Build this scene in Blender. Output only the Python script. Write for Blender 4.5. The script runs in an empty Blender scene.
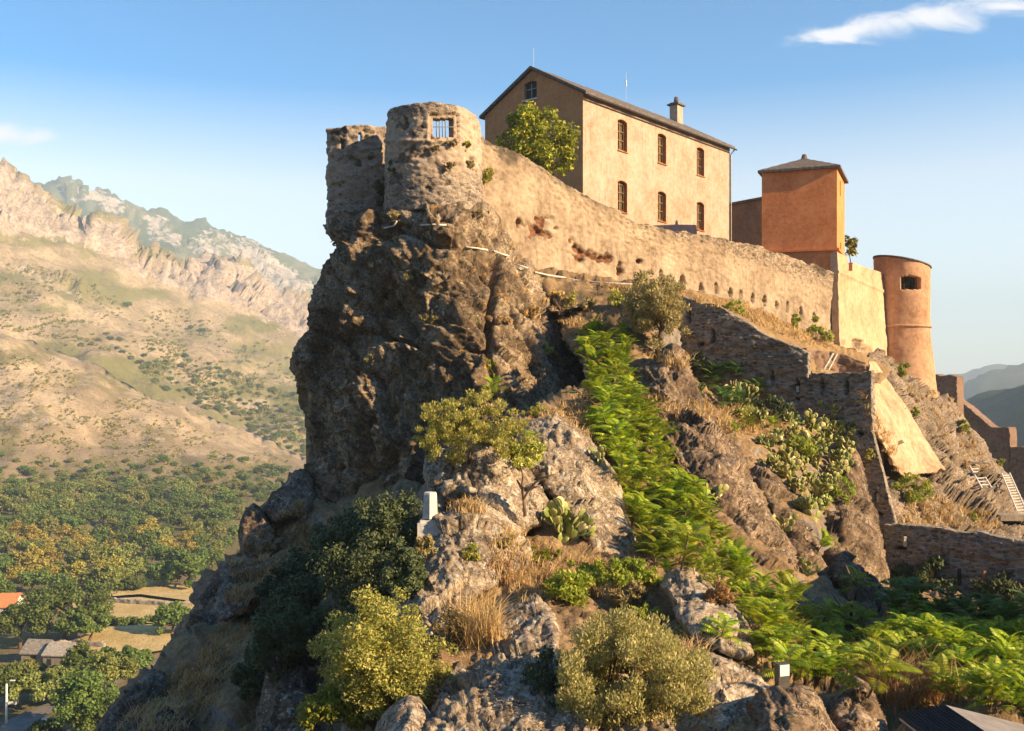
import bpy, math, random
import numpy as np
from mathutils import Vector, Matrix
from mathutils.bvhtree import BVHTree
from mathutils.geometry import tessellate_polygon

SC = bpy.context.scene
COL = SC.collection
# ------------------------------------------------------------------ camera, sky, sun, exposure
F, CX, HY = 980.0, 512.0, 380.0          # focal length in pixels, principal column, horizon row
cam = bpy.data.cameras.new('camera'); cam.sensor_width = 36.0; cam.lens = 36.0*F/1024
cam.shift_y = (HY-365.5)/1024; cam.clip_start = .1; cam.clip_end = 20000
camo = bpy.data.objects.new('camera', cam); camo.rotation_euler = (math.pi/2, 0, 0); COL.objects.link(camo)
SC.camera = camo
HAZE = 2.7e-4
SUN_EL, SUN_AZ = math.radians(24), math.radians(114)     # azimuth from +Y towards +X
SDIR = Vector((math.sin(SUN_AZ)*math.cos(SUN_EL), math.cos(SUN_AZ)*math.cos(SUN_EL), math.sin(SUN_EL)))
sun = bpy.data.lights.new('sun', 'SUN'); sun.energy = 5.0; sun.angle = math.radians(.5); sun.color = (1, .73, .42)
so = bpy.data.objects.new('sun', sun); so.rotation_euler = SDIR.to_track_quat('Z', 'Y').to_euler(); COL.objects.link(so)
SC.view_settings.view_transform = 'Standard'; SC.view_settings.look = 'None'
SC.view_settings.gamma = 1; SC.view_settings.exposure = 1.62
SC.cycles.max_bounces = 6; SC.cycles.diffuse_bounces = 3; SC.cycles.glossy_bounces = 2
SC.cycles.transmission_bounces = 4; SC.cycles.transparent_max_bounces = 6; SC.cycles.volume_bounces = 0
SC.cycles.use_denoising = True
world = bpy.data.worlds.new('World'); SC.world = world; world.use_nodes = True

# ------------------------------------------------------------------ node helper
class G:
    def __init__(s, nt): s.nt = nt; s.tc = None
    def n(s, t, **k):
        nd = s.nt.nodes.new(t)
        for a, b in k.items(): setattr(nd, a, b)
        return nd
    def put(s, sock, v):
        if isinstance(v, bpy.types.NodeSocket): s.nt.links.new(v, sock)
        elif isinstance(v, (tuple, list)) and sock.type == 'RGBA': sock.default_value = tuple(v)+((1,) if len(v) == 3 else ())
        else: sock.default_value = v
    def coord(s, which='Object'):
        if s.tc is None: s.tc = s.n('ShaderNodeTexCoord')
        return s.tc.outputs[which]
    def mapping(s, vec, loc=(0,0,0), rot=(0,0,0), sca=(1,1,1)):
        m = s.n('ShaderNodeMapping'); s.put(m.inputs[0], vec)
        m.inputs[1].default_value = loc; m.inputs[2].default_value = rot; m.inputs[3].default_value = sca
        return m.outputs[0]
    def noise(s, vec, scale, detail=6, rough=.6, dist=0, out=0):
        m = s.n('ShaderNodeTexNoise'); s.put(m.inputs['Vector'], vec); s.put(m.inputs['Scale'], scale)
        m.inputs['Detail'].default_value = detail; m.inputs['Roughness'].default_value = rough
        m.inputs['Distortion'].default_value = dist
        return m.outputs[out]
    def voro(s, vec, scale, feature='F1', out='Distance', rnd=1):
        m = s.n('ShaderNodeTexVoronoi', feature=feature); s.put(m.inputs['Vector'], vec)
        m.inputs['Scale'].default_value = scale; m.inputs['Randomness'].default_value = rnd
        return m.outputs[out]
    def math(s, op, a, b=0., clamp=False):
        m = s.n('ShaderNodeMath', operation=op, use_clamp=clamp); s.put(m.inputs[0], a); s.put(m.inputs[1], b)
        return m.outputs[0]
    def map(s, v, a, b, c=0., d=1., smooth=True):
        m = s.n('ShaderNodeMapRange', interpolation_type='SMOOTHSTEP' if smooth else 'LINEAR')
        s.put(m.inputs[0], v)
        for i, x in enumerate((a, b, c, d)): s.put(m.inputs[i+1], x)
        return m.outputs[0]
    def mix(s, f, a, b, mode='MIX'):
        m = s.n('ShaderNodeMix', data_type='RGBA', blend_type=mode)
        s.put(m.inputs[0], f); s.put(m.inputs[6], a); s.put(m.inputs[7], b)
        return m.outputs[2]
    def ramp(s, f, stops):
        m = s.n('ShaderNodeValToRGB'); s.put(m.inputs[0], f); e = m.color_ramp.elements
        while len(e) < len(stops): e.new(.5)
        for x, (p, c) in zip(e, stops): x.position = p; x.color = tuple(c)+(1,)
        return m.outputs[0]
    def sep(s, v):
        m = s.n('ShaderNodeSeparateXYZ'); s.put(m.inputs[0], v); return m.outputs
    def bump(s, h, strength=.5, dist=.1, normal=None):
        m = s.n('ShaderNodeBump'); m.inputs['Strength'].default_value = strength; m.inputs['Distance'].default_value = dist
        s.put(m.inputs['Height'], h)
        if normal is not None: s.put(m.inputs['Normal'], normal)
        return m.outputs[0]

def newmat(name, rough=.92, spec=.2):
    m = bpy.data.materials.new(name); m.use_nodes = True; nt = m.node_tree
    b = nt.nodes['Principled BSDF']; b.inputs['Roughness'].default_value = rough
    b.inputs['Specular IOR Level'].default_value = spec
    return m, G(nt), b

# ------------------------------------------------------------------ world: Nishita sky with two thin clouds far up
def build_world():
    nt = world.node_tree; g = G(nt); bg = nt.nodes['Background']
    sky = g.n('ShaderNodeTexSky', sky_type='NISHITA'); sky.sun_disc = False
    sky.sun_elevation = SUN_EL; sky.sun_rotation = SUN_AZ; sky.altitude = 500
    sky.air_density = 1.0; sky.dust_density = 0.4; sky.ozone_density = 1.6
    v = g.coord('Generated')
    x, y, z = g.sep(v)
    u = g.math('DIVIDE', x, g.math('MAXIMUM', y, .02)); w = g.math('DIVIDE', z, g.math('MAXIMUM', y, .02))
    cv = g.n('ShaderNodeCombineXYZ'); g.put(cv.inputs[0], u); g.put(cv.inputs[1], w)
    nz = g.noise(g.mapping(cv.outputs[0], sca=(9, 26, 1)), 1.0, 7, .6, .6)
    def blob(u0, w0, ru, rw, tilt):
        du = g.math('DIVIDE', g.math('SUBTRACT', u, u0), ru)
        dw = g.math('DIVIDE', g.math('SUBTRACT', g.math('SUBTRACT', w, w0), g.math('MULTIPLY', g.math('SUBTRACT', u, u0), tilt)), rw)
        r = g.math('SQRT', g.math('ADD', g.math('MULTIPLY', du, du), g.math('MULTIPLY', dw, dw)))
        return g.math('SUBTRACT', 1.0, r)
    up = g.math('GREATER_THAN', y, .05)
    a = blob(.40, .368, .14, .027, .12); b = blob(-.515, .25, .055, .014, -.06); c = blob(-.30, .21, .1, .004, 0)
    a2 = blob(.34, .355, .06, .018, .15); a3 = blob(.50, .381, .09, .018, -.03)
    e = g.math('MAXIMUM', g.math('MAXIMUM', a, g.math('MAXIMUM', a2, a3)), b)
    f = g.math('ADD', g.math('MULTIPLY', e, .75), g.math('MULTIPLY', g.math('SUBTRACT', nz, .5), 2.6))
    f = g.math('MULTIPLY', g.map(f, .05, .75), up)
    f = g.math('MULTIPLY', f, g.map(e, -.15, .25))
    hs = g.n('ShaderNodeHueSaturation'); g.put(hs.inputs['Saturation'], g.map(z, .19, .42, .72, 3.0, False)); g.put(hs.inputs['Value'], g.map(z, .05, .38, 1.22, .92, False)); g.put(hs.inputs['Color'], sky.outputs[0])
    col = g.mix(g.math('MULTIPLY', f, .9), hs.outputs[0], (5.2, 5.0, 5.1))
    g.put(bg.inputs['Color'], col); bg.inputs['Strength'].default_value = .076
build_world()

# ------------------------------------------------------------------ numpy noise
def _h(ix, iy, iz, k):
    h = (ix.astype(np.int64)*374761393 + iy.astype(np.int64)*668265263 + iz.astype(np.int64)*2147483647 + k*974634777) & 0xffffffff
    h = ((h ^ (h >> 13))*1274126177) & 0xffffffff
    h = ((h ^ (h >> 16))*2246822519) & 0xffffffff
    return ((h ^ (h >> 15)) & 0xffffff)/float(0xffffff)
def vnoise(p, k=0):
    i = np.floor(p).astype(np.int64); f = p-i; f = f*f*f*(f*(f*6-15)+10); r = 0
    for a in (0, 1):
        for b in (0, 1):
            for c in (0, 1):
                w = (f[:,0] if a else 1-f[:,0])*(f[:,1] if b else 1-f[:,1])*(f[:,2] if c else 1-f[:,2])
                r = r + w*_h(i[:,0]+a, i[:,1]+b, i[:,2]+c, k)
    return r*2-1
def fbm(p, oct=4, k=0, gain=.5):
    r = 0; a = 1
    for o in range(oct): r = r+a*vnoise(p*2.03**o+o*17.3, k+o); a *= gain
    return r
def ridged(p, oct=4, k=0, gain=.55):
    r = 0; a = 1; t = 0
    for o in range(oct): r = r+a*(1-2*np.abs(vnoise(p*2.07**o+o*9.1, k+o))); t += a; a *= gain
    return r/t
def facets(p, k=0, tilt=.6):
    """blocky rock relief: every jittered cell is a tilted plane at its own height"""
    i = np.floor(p).astype(np.int64); best = np.full(len(p), 1e9); val = np.zeros(len(p))
    for a in (-1, 0, 1):
        for b in (-1, 0, 1):
            for c in (-1, 0, 1):
                ix, iy, iz = i[:,0]+a, i[:,1]+b, i[:,2]+c
                q = np.stack([ix+_h(ix,iy,iz,k), iy+_h(ix,iy,iz,k+1), iz+_h(ix,iy,iz,k+2)], 1)
                d = p-q; dd = (d*d).sum(1)
                n = np.stack([_h(ix,iy,iz,k+3), _h(ix,iy,iz,k+4), _h(ix,iy,iz,k+5)], 1)*2-1
                v = (d*n).sum(1)*tilt*2 + (_h(ix,iy,iz,k+6)*2-1)*.6
                m = dd < best; best[m] = dd[m]; val[m] = v[m]
    return val
def frame(axis):
    a = np.array(axis, float); a /= np.linalg.norm(a)
    b = np.cross(a, (.3, .9, .1)); b /= np.linalg.norm(b); c = np.cross(a, b)
    return np.stack([a, b, c], 1)
def rockdisp(p, s=1., amp=1., axis=(.5, .15, -.85), k=0, elong=.33, bed=(.80, -.15, .55), lay=1.2):
    """metres of relief at points p; s scales the block size"""
    q = (p @ frame(axis))*np.array([elong, 1, 1])
    w = q + .25*s*np.stack([vnoise(q/s*.7, k+50), vnoise(q/s*.7, k+51), vnoise(q/s*.7, k+52)], 1)
    h = .86*s*facets(w/(2.4*s), k) + .36*s*facets(w/(1.0*s), k+20) + .17*s*facets(w/(.42*s), k+40)+.08*s*facets(w/(.18*s), k+45)
    h += .14*s*ridged(w*np.array([.5, 1, 1])/(1.5*s), 5, k+60) + .03*s*fbm(p/(.25*s), 3, k+70)
    b = np.array(bed, float); b /= np.linalg.norm(b); t0 = p@b+.35*s*vnoise(p/(1.8*s), k+80)+.10*s*vnoise(p/(.5*s), k+81)
    for th, am in ((.95*s, .42*s), (.37*s, .22*s), (.15*s, .08*s)):     # bedding: leaning leaves of schist
        t = t0/th; i = np.floor(t); fr = t-i; z = i*0
        h += am*lay*(_h(i, z, z, k+90)*.9+.35)*(np.minimum(fr/.72, (1-fr)/.28)-.5)*(.55+.45*vnoise(p/(2.2*th+.4), k+95))
    return amp*h*.80

# ------------------------------------------------------------------ picture ray -> place in the world
def P(px, py, d): return np.array([(px-CX)/F*d, d, (HY-py)/F*d])
def on_line(px, A, B):
    """depth at which column px meets the plan line A-B"""
    k = (px-CX)/F; dx, dy = B[0]-A[0], B[1]-A[1]
    t = (k*A[1]-A[0])/(dx-k*dy); return A[1]+t*dy
class RBF:
    """inverse depth over the picture: planes stay planes"""
    def __init__(s, c):
        c = np.array(c, float); s.p = c[:,:2]/100; v = 1/c[:,2]; n = len(c)
        A = np.zeros((n+3, n+3)); A[:n,:n] = -np.linalg.norm(s.p[:,None]-s.p[None], axis=2)
        A[:n,n] = 1; A[:n,n+1:] = s.p; A[n:,:n] = A[:n,n:].T
        s.w = np.linalg.solve(A+1e-9*np.eye(n+3), np.concatenate([v, np.zeros(3)])); s.n = n
        s.lo, s.hi = v.min()*.6, v.max()*1.4
    def __call__(s, x, y):
        q = np.stack([x, y], 1)/100; r = np.zeros(len(q))
        for i in range(s.n): r -= s.w[i]*np.linalg.norm(q-s.p[i], axis=1)
        r += s.w[s.n]+q@s.w[s.n+1:]
        return 1/np.clip(r, s.lo, s.hi)

def mesh_np(name, V, Fq, mats=(), smooth=True, uv=None):
    me = bpy.data.meshes.new(name); V = np.asarray(V, np.float32); Fq = np.asarray(Fq, np.int32)
    k = Fq.shape[1]
    me.vertices.add(len(V)); me.vertices.foreach_set('co', V.ravel())
    me.loops.add(Fq.size); me.loops.foreach_set('vertex_index', Fq.ravel())
    me.polygons.add(len(Fq)); me.polygons.foreach_set('loop_start', np.arange(0, Fq.size, k, dtype=np.int32))
    me.polygons.foreach_set('use_smooth', np.full(len(Fq), smooth, bool))
    if uv is not None:
        l = me.uv_layers.new(name='UVMap'); l.data.foreach_set('uv', np.asarray(uv, np.float32)[Fq.ravel()].ravel())
    for m in mats: me.materials.append(m)
    me.update(calc_edges=True); me.validate()
    return me
def mesh_poly(name, V, faces, mats=(), smooth=False):
    me = bpy.data.meshes.new(name); me.from_pydata([tuple(map(float, v)) for v in V], [], [tuple(int(i) for i in f) for f in faces])
    for m in mats: me.materials.append(m)
    if smooth: me.polygons.foreach_set('use_smooth', np.ones(len(me.polygons), bool))
    me.update(); return me
def obj(name, me, parent=None, loc=None, label=None, cat=None, group=None, kind=None, rot=0, sca=1):
    o = bpy.data.objects.new(name, me); COL.objects.link(o)
    if loc is not None: o.location = tuple(float(c) for c in loc)
    if rot: o.rotation_euler = rot if isinstance(rot, tuple) else (0, 0, rot)
    if sca != 1: o.scale = (sca,)*3 if not isinstance(sca, tuple) else sca
    if parent is not None: o.parent = parent
    tag(o, label, cat, group, kind); return o
def tag(o, label=None, cat=None, group=None, kind=None):
    if label: o['label'] = label
    if cat: o['category'] = cat
    if group: o['group'] = group
    if kind: o['kind'] = kind
    return o
def thing(name, label, cat, loc=(0,0,0), group=None, rot=0, sca=1):
    return obj(name, None, None, loc, label, cat, group, None, rot, sca)
def dup(root, loc, rot=0, sca=1, label=None, group=None):
    r = root.copy(); COL.objects.link(r); r.location = tuple(float(c) for c in loc)
    r.rotation_euler = rot if isinstance(rot, tuple) else (0, 0, rot); r.scale = (sca,)*3 if not isinstance(sca, tuple) else sca
    if label: r['label'] = label
    if group: r['group'] = group
    for ch in list(root.children):
        c = ch.copy(); COL.objects.link(c); c.parent = r
        for h in list(ch.children):
            e = h.copy(); COL.objects.link(e); e.parent = c
    return r

def vnormals(V, Fq):
    a = np.cross(V[Fq[:,2]]-V[Fq[:,0]], V[Fq[:,3]]-V[Fq[:,1]]) if Fq.shape[1] == 4 else np.cross(V[Fq[:,1]]-V[Fq[:,0]], V[Fq[:,2]]-V[Fq[:,0]])
    N = np.zeros_like(V)
    for j in range(Fq.shape[1]): np.add.at(N, Fq[:,j], a)
    return N/np.maximum(np.linalg.norm(N, axis=1, keepdims=True), 1e-12)
def poly_inside(x, y, poly):
    r = np.zeros(len(x), bool); n = len(poly)
    for i in range(n):
        x1, y1 = poly[i]; x2, y2 = poly[(i+1) % n]
        if y1 == y2: continue
        r ^= ((y1 > y) != (y2 > y)) & (x < (x2-x1)*(y-y1)/(y2-y1)+x1)
    return r
def poly_near(x, y, poly):
    best = np.full(len(x), 1e18); bx = np.zeros(len(x)); by = np.zeros(len(x)); n = len(poly)
    for i in range(n):
        a = np.array(poly[i], float); b = np.array(poly[(i+1) % n], float); d = b-a; L = max((d*d).sum(), 1e-9)
        t = np.clip(((x-a[0])*d[0]+(y-a[1])*d[1])/L, 0, 1); qx = a[0]+t*d[0]; qy = a[1]+t*d[1]
        dd = (x-qx)**2+(y-qy)**2; m = dd < best; best[m] = dd[m]; bx[m] = qx[m]; by[m] = qy[m]
    return np.sqrt(best), bx, by
HIT = []      # solid ground and rock, for resting things on it
def relief(name, outline, ctrl, step, roll, rolld, thick, disp, mat, solid=True, rough=3.0, seed=0, edge=0, **kw):
    """A closed body of rock or earth: outline and depths as surveyed from the viewpoint, rounded rim, back face."""
    po = []
    rg = random.Random(seed+7); n = len(outline)
    for i in range(n):                       # break long straight edges
        a = np.array(outline[i], float); b = np.array(outline[(i+1) % n], float); L = np.linalg.norm(b-a)
        m = max(1, int(L/14)) if rough else 1
        for j in range(m):
            q = a+(b-a)*j/m
            if j: q = q+np.array([rg.uniform(-1, 1), rg.uniform(-1, 1)])*min(rough, L/m*.3)
            po.append(tuple(q))
    O = np.array(po); x0, y0 = O.min(0)-step; x1, y1 = O.max(0)+step
    xs = np.arange(x0, x1+step, step); ys = np.arange(y0, y1+step, step)
    X, Y = np.meshgrid(xs, ys); sh = X.shape; X = X.ravel(); Y = Y.ravel()
    ins = poly_inside(X, Y, po).reshape(sh)
    cell = ins[:-1,:-1] | ins[1:,:-1] | ins[:-1,1:] | ins[1:,1:]
    idx = np.arange(X.size).reshape(sh); r, c = np.nonzero(cell)
    Q = np.stack([idx[r,c], idx[r+1,c], idx[r+1,c+1], idx[r,c+1]], 1)
    used, inv = np.unique(Q, return_inverse=True); Q = inv.reshape(Q.shape)
    X = X[used]; Y = Y[used]; I = ins.ravel()[used]
    D, bx, by = poly_near(X, Y, po); X = np.where(I, X, bx); Y = np.where(I, Y, by); D = np.where(I, D, 0)
    rb = RBF(ctrl); d0 = rb(X, Y); t = np.clip(D/roll, 0, 1)
    d = d0 + rolld*(1-np.sqrt(np.clip(1-(1-t)**2, 0, 1)))
    V = np.stack([(X-CX)/F*d, d, (HY-Y)/F*d], 1)
    if disp is not None:
        N = vnormals(V, Q)
        h = disp(V, X, Y)
        if edge: e_ = np.clip(D/edge, 0, 1); h = h*(.4+.6*e_*e_*(3-2*e_))
        V2 = V + N*h[:,None]
    else: V2 = V
    # back
    db = d + np.where(I, thick*np.sqrt(t), 0)
    B = np.stack([(X-CX)/F*db, db, (HY-Y)/F*db], 1); n0 = len(V)
    bi = np.where(I, n0+np.cumsum(I)-1, np.arange(n0))
    VV = np.concatenate([V2, B[I]]); QQ = np.concatenate([Q, bi[Q][:, ::-1]])
    if solid: HIT.append((V2, Q))
    return obj(name, mesh_np(name, VV, QQ, [mat]), **kw)
BV = [None]
def bvh():
    if BV[0] is None:
        vs, fs, o = [], [], 0
        for V, Q in HIT: vs.append(V); fs.append(Q+o); o += len(V)
        BV[0] = BVHTree.FromPolygons(np.concatenate(vs).tolist(), np.concatenate(fs).tolist())
    return BV[0]
def hit(px, py, back=0.):
    """the point of ground or rock seen at a picture position (None over the sky)"""
    d = Vector(((px-CX)/F, 1, (HY-py)/F)); l = d.length
    h = bvh().ray_cast(Vector((0,0,0)), d/l)
    if h[0] is None: return None
    return np.array(h[0]) + np.array(d)/l*back, np.array(h[1])

# ------------------------------------------------------------------ mesh collector
class MB:
    def __init__(s): s.v = []; s.f = []
    def add(s, V, Fc):
        o = len(s.v); s.v += [tuple(map(float, v)) for v in V]; s.f += [tuple(i+o for i in f) for f in Fc]; return s
    def box(s, c, hx, hy, hz, M=None):
        """box about c with half sizes; M = three column axes"""
        M = np.eye(3) if M is None else np.array(M, float)
        V = [np.array(c)+M@np.array([a*hx, b*hy, d*hz]) for a in (-1,1) for b in (-1,1) for d in (-1,1)]
        return s.add(V, [(0,1,3,2),(4,6,7,5),(0,4,5,1),(2,3,7,6),(0,2,6,4),(1,5,7,3)])
    def tube(s, pts, rad, n=6, cap=True):
        pts = [np.array(p, float) for p in pts]; rad = [rad]*len(pts) if np.isscalar(rad) else rad; V = []
        for i, p in enumerate(pts):
            t = pts[min(i+1, len(pts)-1)]-pts[max(i-1, 0)]; t /= max(np.linalg.norm(t), 1e-9)
            a = np.cross(t, (0,0,1) if abs(t[2]) < .9 else (1,0,0)); a /= np.linalg.norm(a); b = np.cross(t, a)
            for j in range(n):
                w = 2*math.pi*j/n; V.append(p+rad[i]*(math.cos(w)*a+math.sin(w)*b))
        Fc = [(i*n+j, i*n+(j+1) % n, (i+1)*n+(j+1) % n, (i+1)*n+j) for i in range(len(pts)-1) for j in range(n)]
        if cap: Fc += [tuple(range(n))[::-1], tuple(range((len(pts)-1)*n, len(pts)*n))]
        return s.add(V, Fc)
    def prism(s, poly, ext):
        """planar polygon (3-D points) swept by vector ext"""
        n = len(poly); V = [np.array(p) for p in poly]+[np.array(p)+np.array(ext) for p in poly]
        return s.add(V, [tuple(range(n))[::-1], tuple(range(n, 2*n))]+[(i, (i+1) % n, n+(i+1) % n, n+i) for i in range(n)])
    def mesh(s, name, mat, smooth=False): return mesh_poly(name, s.v, s.f, [mat], smooth)
# ------------------------------------------------------------------ materials
def mat_plain(name, c, rough=.8, var=.25, scale=6., bump=.2, spec=.3, metal=0):
    m, g, b = newmat(name, rough, spec); v = g.coord()
    n = g.noise(v, scale, 5)
    g.put(b.inputs['Base Color'], g.mix(g.map(n, .3, .7), tuple(x*(1-var) for x in c), tuple(min(1, x*(1+var)) for x in c)))
    b.inputs['Metallic'].default_value = metal
    if bump: g.put(b.inputs['Normal'], g.bump(n, bump, .03))
    return m
def mat_rock(name, dark, mid, light, k=1., white=.5, orange=.4, moss=0., bump=.8, bd=.12, axis=(.0, .6, .2)):
    bump = .55; bd = .06
    """k: size of the pattern; white/orange: cover of pale and orange lichen"""
    m, g, b = newmat(name, .93, .15); v = g.coord()
    s = g.mapping(v, rot=axis, sca=(1, 1, .6))
    n1 = g.noise(s, .55/k, 9, .62); n2 = g.noise(s, 2.6/k, 8, .68, .4); n3 = g.noise(v, 11/k, 6, .7)
    c = g.ramp(g.math('ADD', g.math('MULTIPLY', n1, .55), g.math('MULTIPLY', n2, .45)), [(.37, dark), (.49, mid), (.62, light)])
    c = g.mix(g.map(n3, .34, .62), g.mix(.65, c, (.02, .016, .012)), c)
    cr = g.math('ABSOLUTE', g.math('SUBTRACT', g.noise(g.mapping(v, loc=(9, 4, 2), rot=axis, sca=(1, 1, .45)), 1.15/k, 5, .62, .8), .5)); cr = g.map(cr, 0, .016, 1, 0)
    cr2 = g.math('ABSOLUTE', g.math('SUBTRACT', g.noise(g.mapping(v, loc=(2, 14, 7), rot=axis, sca=(1.2, 1.2, .6)), 3.4/k, 5, .65, .5), .5)); cr = g.math('MAXIMUM', cr, g.map(cr2, 0, .016, .7, 0))
    st = g.noise(g.mapping(v, rot=axis, sca=(7, 7, .7)), 1/k, 5, .6)
    c = g.mix(g.map(st, .52, .72, 0, .5), c, dark)
    wv = g.n('ShaderNodeVectorMath', operation='MULTIPLY_ADD'); g.put(wv.inputs[0], g.noise(v, 1.3/k, 4, .6, out=1)); wv.inputs[1].default_value = (1.2*k,)*3; g.put(wv.inputs[2], s)
    cell = g.voro(wv.outputs[0], 1.2/k, 'DISTANCE_TO_EDGE')
    ck = g.math('MULTIPLY', g.map(cell, 0, .035, .5, 0), g.map(n2, .5, .62))
    c = g.mix(ck, c, tuple(x*.4 for x in dark))
    c = g.mix(g.math('MULTIPLY', cr, .8), c, tuple(x*.3 for x in dark))
    if white:
        l = g.noise(v, 3.1/k, 7, .7)
        c = g.mix(g.map(l, .66-.16*white, .70-.12*white, 0, .75), c, (.47, .44, .37))
    if orange:
        l = g.noise(g.mapping(v, loc=(13, 7, 3)), 2.2/k, 8, .72)
        c = g.mix(g.map(l, .68-.16*orange, .74-.14*orange, 0, .8), c, (.40, .22, .05))
    if moss:
        l = g.noise(g.mapping(v, loc=(3, 27, 13)), .9/k, 8, .7)
        c = g.mix(g.map(l, .66-.2*moss, .76-.2*moss, 0, .75), c, (.13, .12, .035))
    g.put(b.inputs['Base Color'], c)
    h = g.math('ADD', g.math('MULTIPLY', n2, 1.2), g.math('ADD', g.math('MULTIPLY', n3, .35), g.math('MULTIPLY', st, .4)))
    h = g.math('SUBTRACT', h, g.math('ADD', g.math('MULTIPLY', ck, .5), g.math('MULTIPLY', cr, .9)))
    g.put(b.inputs['Normal'], g.bump(h, bump, bd*k))
    return m
def mat_earth(name, cols, k=1., green=(.10, .12, .03), gcov=.3, bump=.7):
    m, g, b = newmat(name, .97, .1); v = g.coord()
    n1 = g.noise(v, .35/k, 9, .65); n2 = g.noise(v, 3/k, 8, .7); n3 = g.noise(v, 14/k, 4, .7)
    c = g.ramp(g.math('ADD', g.math('MULTIPLY', n1, .5), g.math('MULTIPLY', n2, .5)), [(.36, cols[0]), (.5, cols[1]), (.64, cols[2])])
    c = g.mix(g.map(n3, .35, .65, .45, 0), c, tuple(x*.45 for x in cols[0]))
    if gcov:
        l = g.noise(g.mapping(v, loc=(5, 9, 1)), .8/k, 8, .7)
        c = g.mix(g.map(l, .68-.22*gcov, .76-.22*gcov, 0, .85), c, green)
    nz = g.sep(g.n('ShaderNodeNewGeometry').outputs['Normal'])[2]
    steep = g.map(g.math('ADD', nz, g.math('MULTIPLY', g.math('SUBTRACT', n2, .5), .7)), .42, .62, 1, 0)
    c = g.mix(steep, c, g.ramp(n2, [(.35, (.10, .085, .07)), (.65, (.30, .255, .21))]))
    g.put(b.inputs['Base Color'], c)
    g.put(b.inputs['Normal'], g.bump(g.math('ADD', n2, g.math('MULTIPLY', n3, .5)), bump, .12*k))
    return m
def mat_far(name, grass, green, rock, k, gcov, rscale=1.):
    """far slopes: attribute wear.R = bare rock, wear.G = scrub, blue = darker ground, with painted shade on the valley slope"""
    m, g, b = newmat(name, 1., 0.); v = g.coord()
    w = g.n('ShaderNodeVertexColor', layer_name='wear').outputs[0]
    sr = g.n('ShaderNodeSeparateColor'); g.put(sr.inputs[0], w)
    n1 = g.noise(v, 1/(70*k), 9, .65); n2 = g.noise(v, 1/(14*k), 8, .7); n3 = g.noise(v, 1/(3.5*k), 5, .7)
    c = g.mix(g.map(n1, .38, .62), grass[0], grass[1])
    c = g.mix(g.map(n2, .45, .7, 0, .6), c, grass[2])
    c = g.mix(g.map(n3, .32, .58, .6, 0), c, tuple(x*.38 for x in grass[0]))
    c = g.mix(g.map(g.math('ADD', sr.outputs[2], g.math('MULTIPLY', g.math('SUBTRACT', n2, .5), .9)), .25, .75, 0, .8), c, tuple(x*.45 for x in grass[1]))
    gm = g.math('ADD', n2, g.math('MULTIPLY', g.math('SUBTRACT', sr.outputs[1], .5), 1.0))
    gm = g.math('ADD', gm, g.math('MULTIPLY', g.math('SUBTRACT', n3, .5), .9))
    c = g.mix(g.map(gm, .58-.25*gcov, .82-.2*gcov, 0, .8), c, green)
    rm = g.math('ADD', sr.outputs[0], g.math('MULTIPLY', g.math('SUBTRACT', n2, .5), 1.6))
    rc = g.ramp(g.math('ADD', g.math('MULTIPLY', n3, .5), g.math('MULTIPLY', n2, .5)), [(.36, rock[0]), (.5, rock[1]), (.62, rock[2])])
    c = g.mix(g.map(rm, .45, .62), c, rc)
    g.put(b.inputs['Base Color'], c)
    g.put(b.inputs['Normal'], g.bump(g.math('ADD', n2, g.math('MULTIPLY', n3, .5)), .8, 3*k))
    return m
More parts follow.
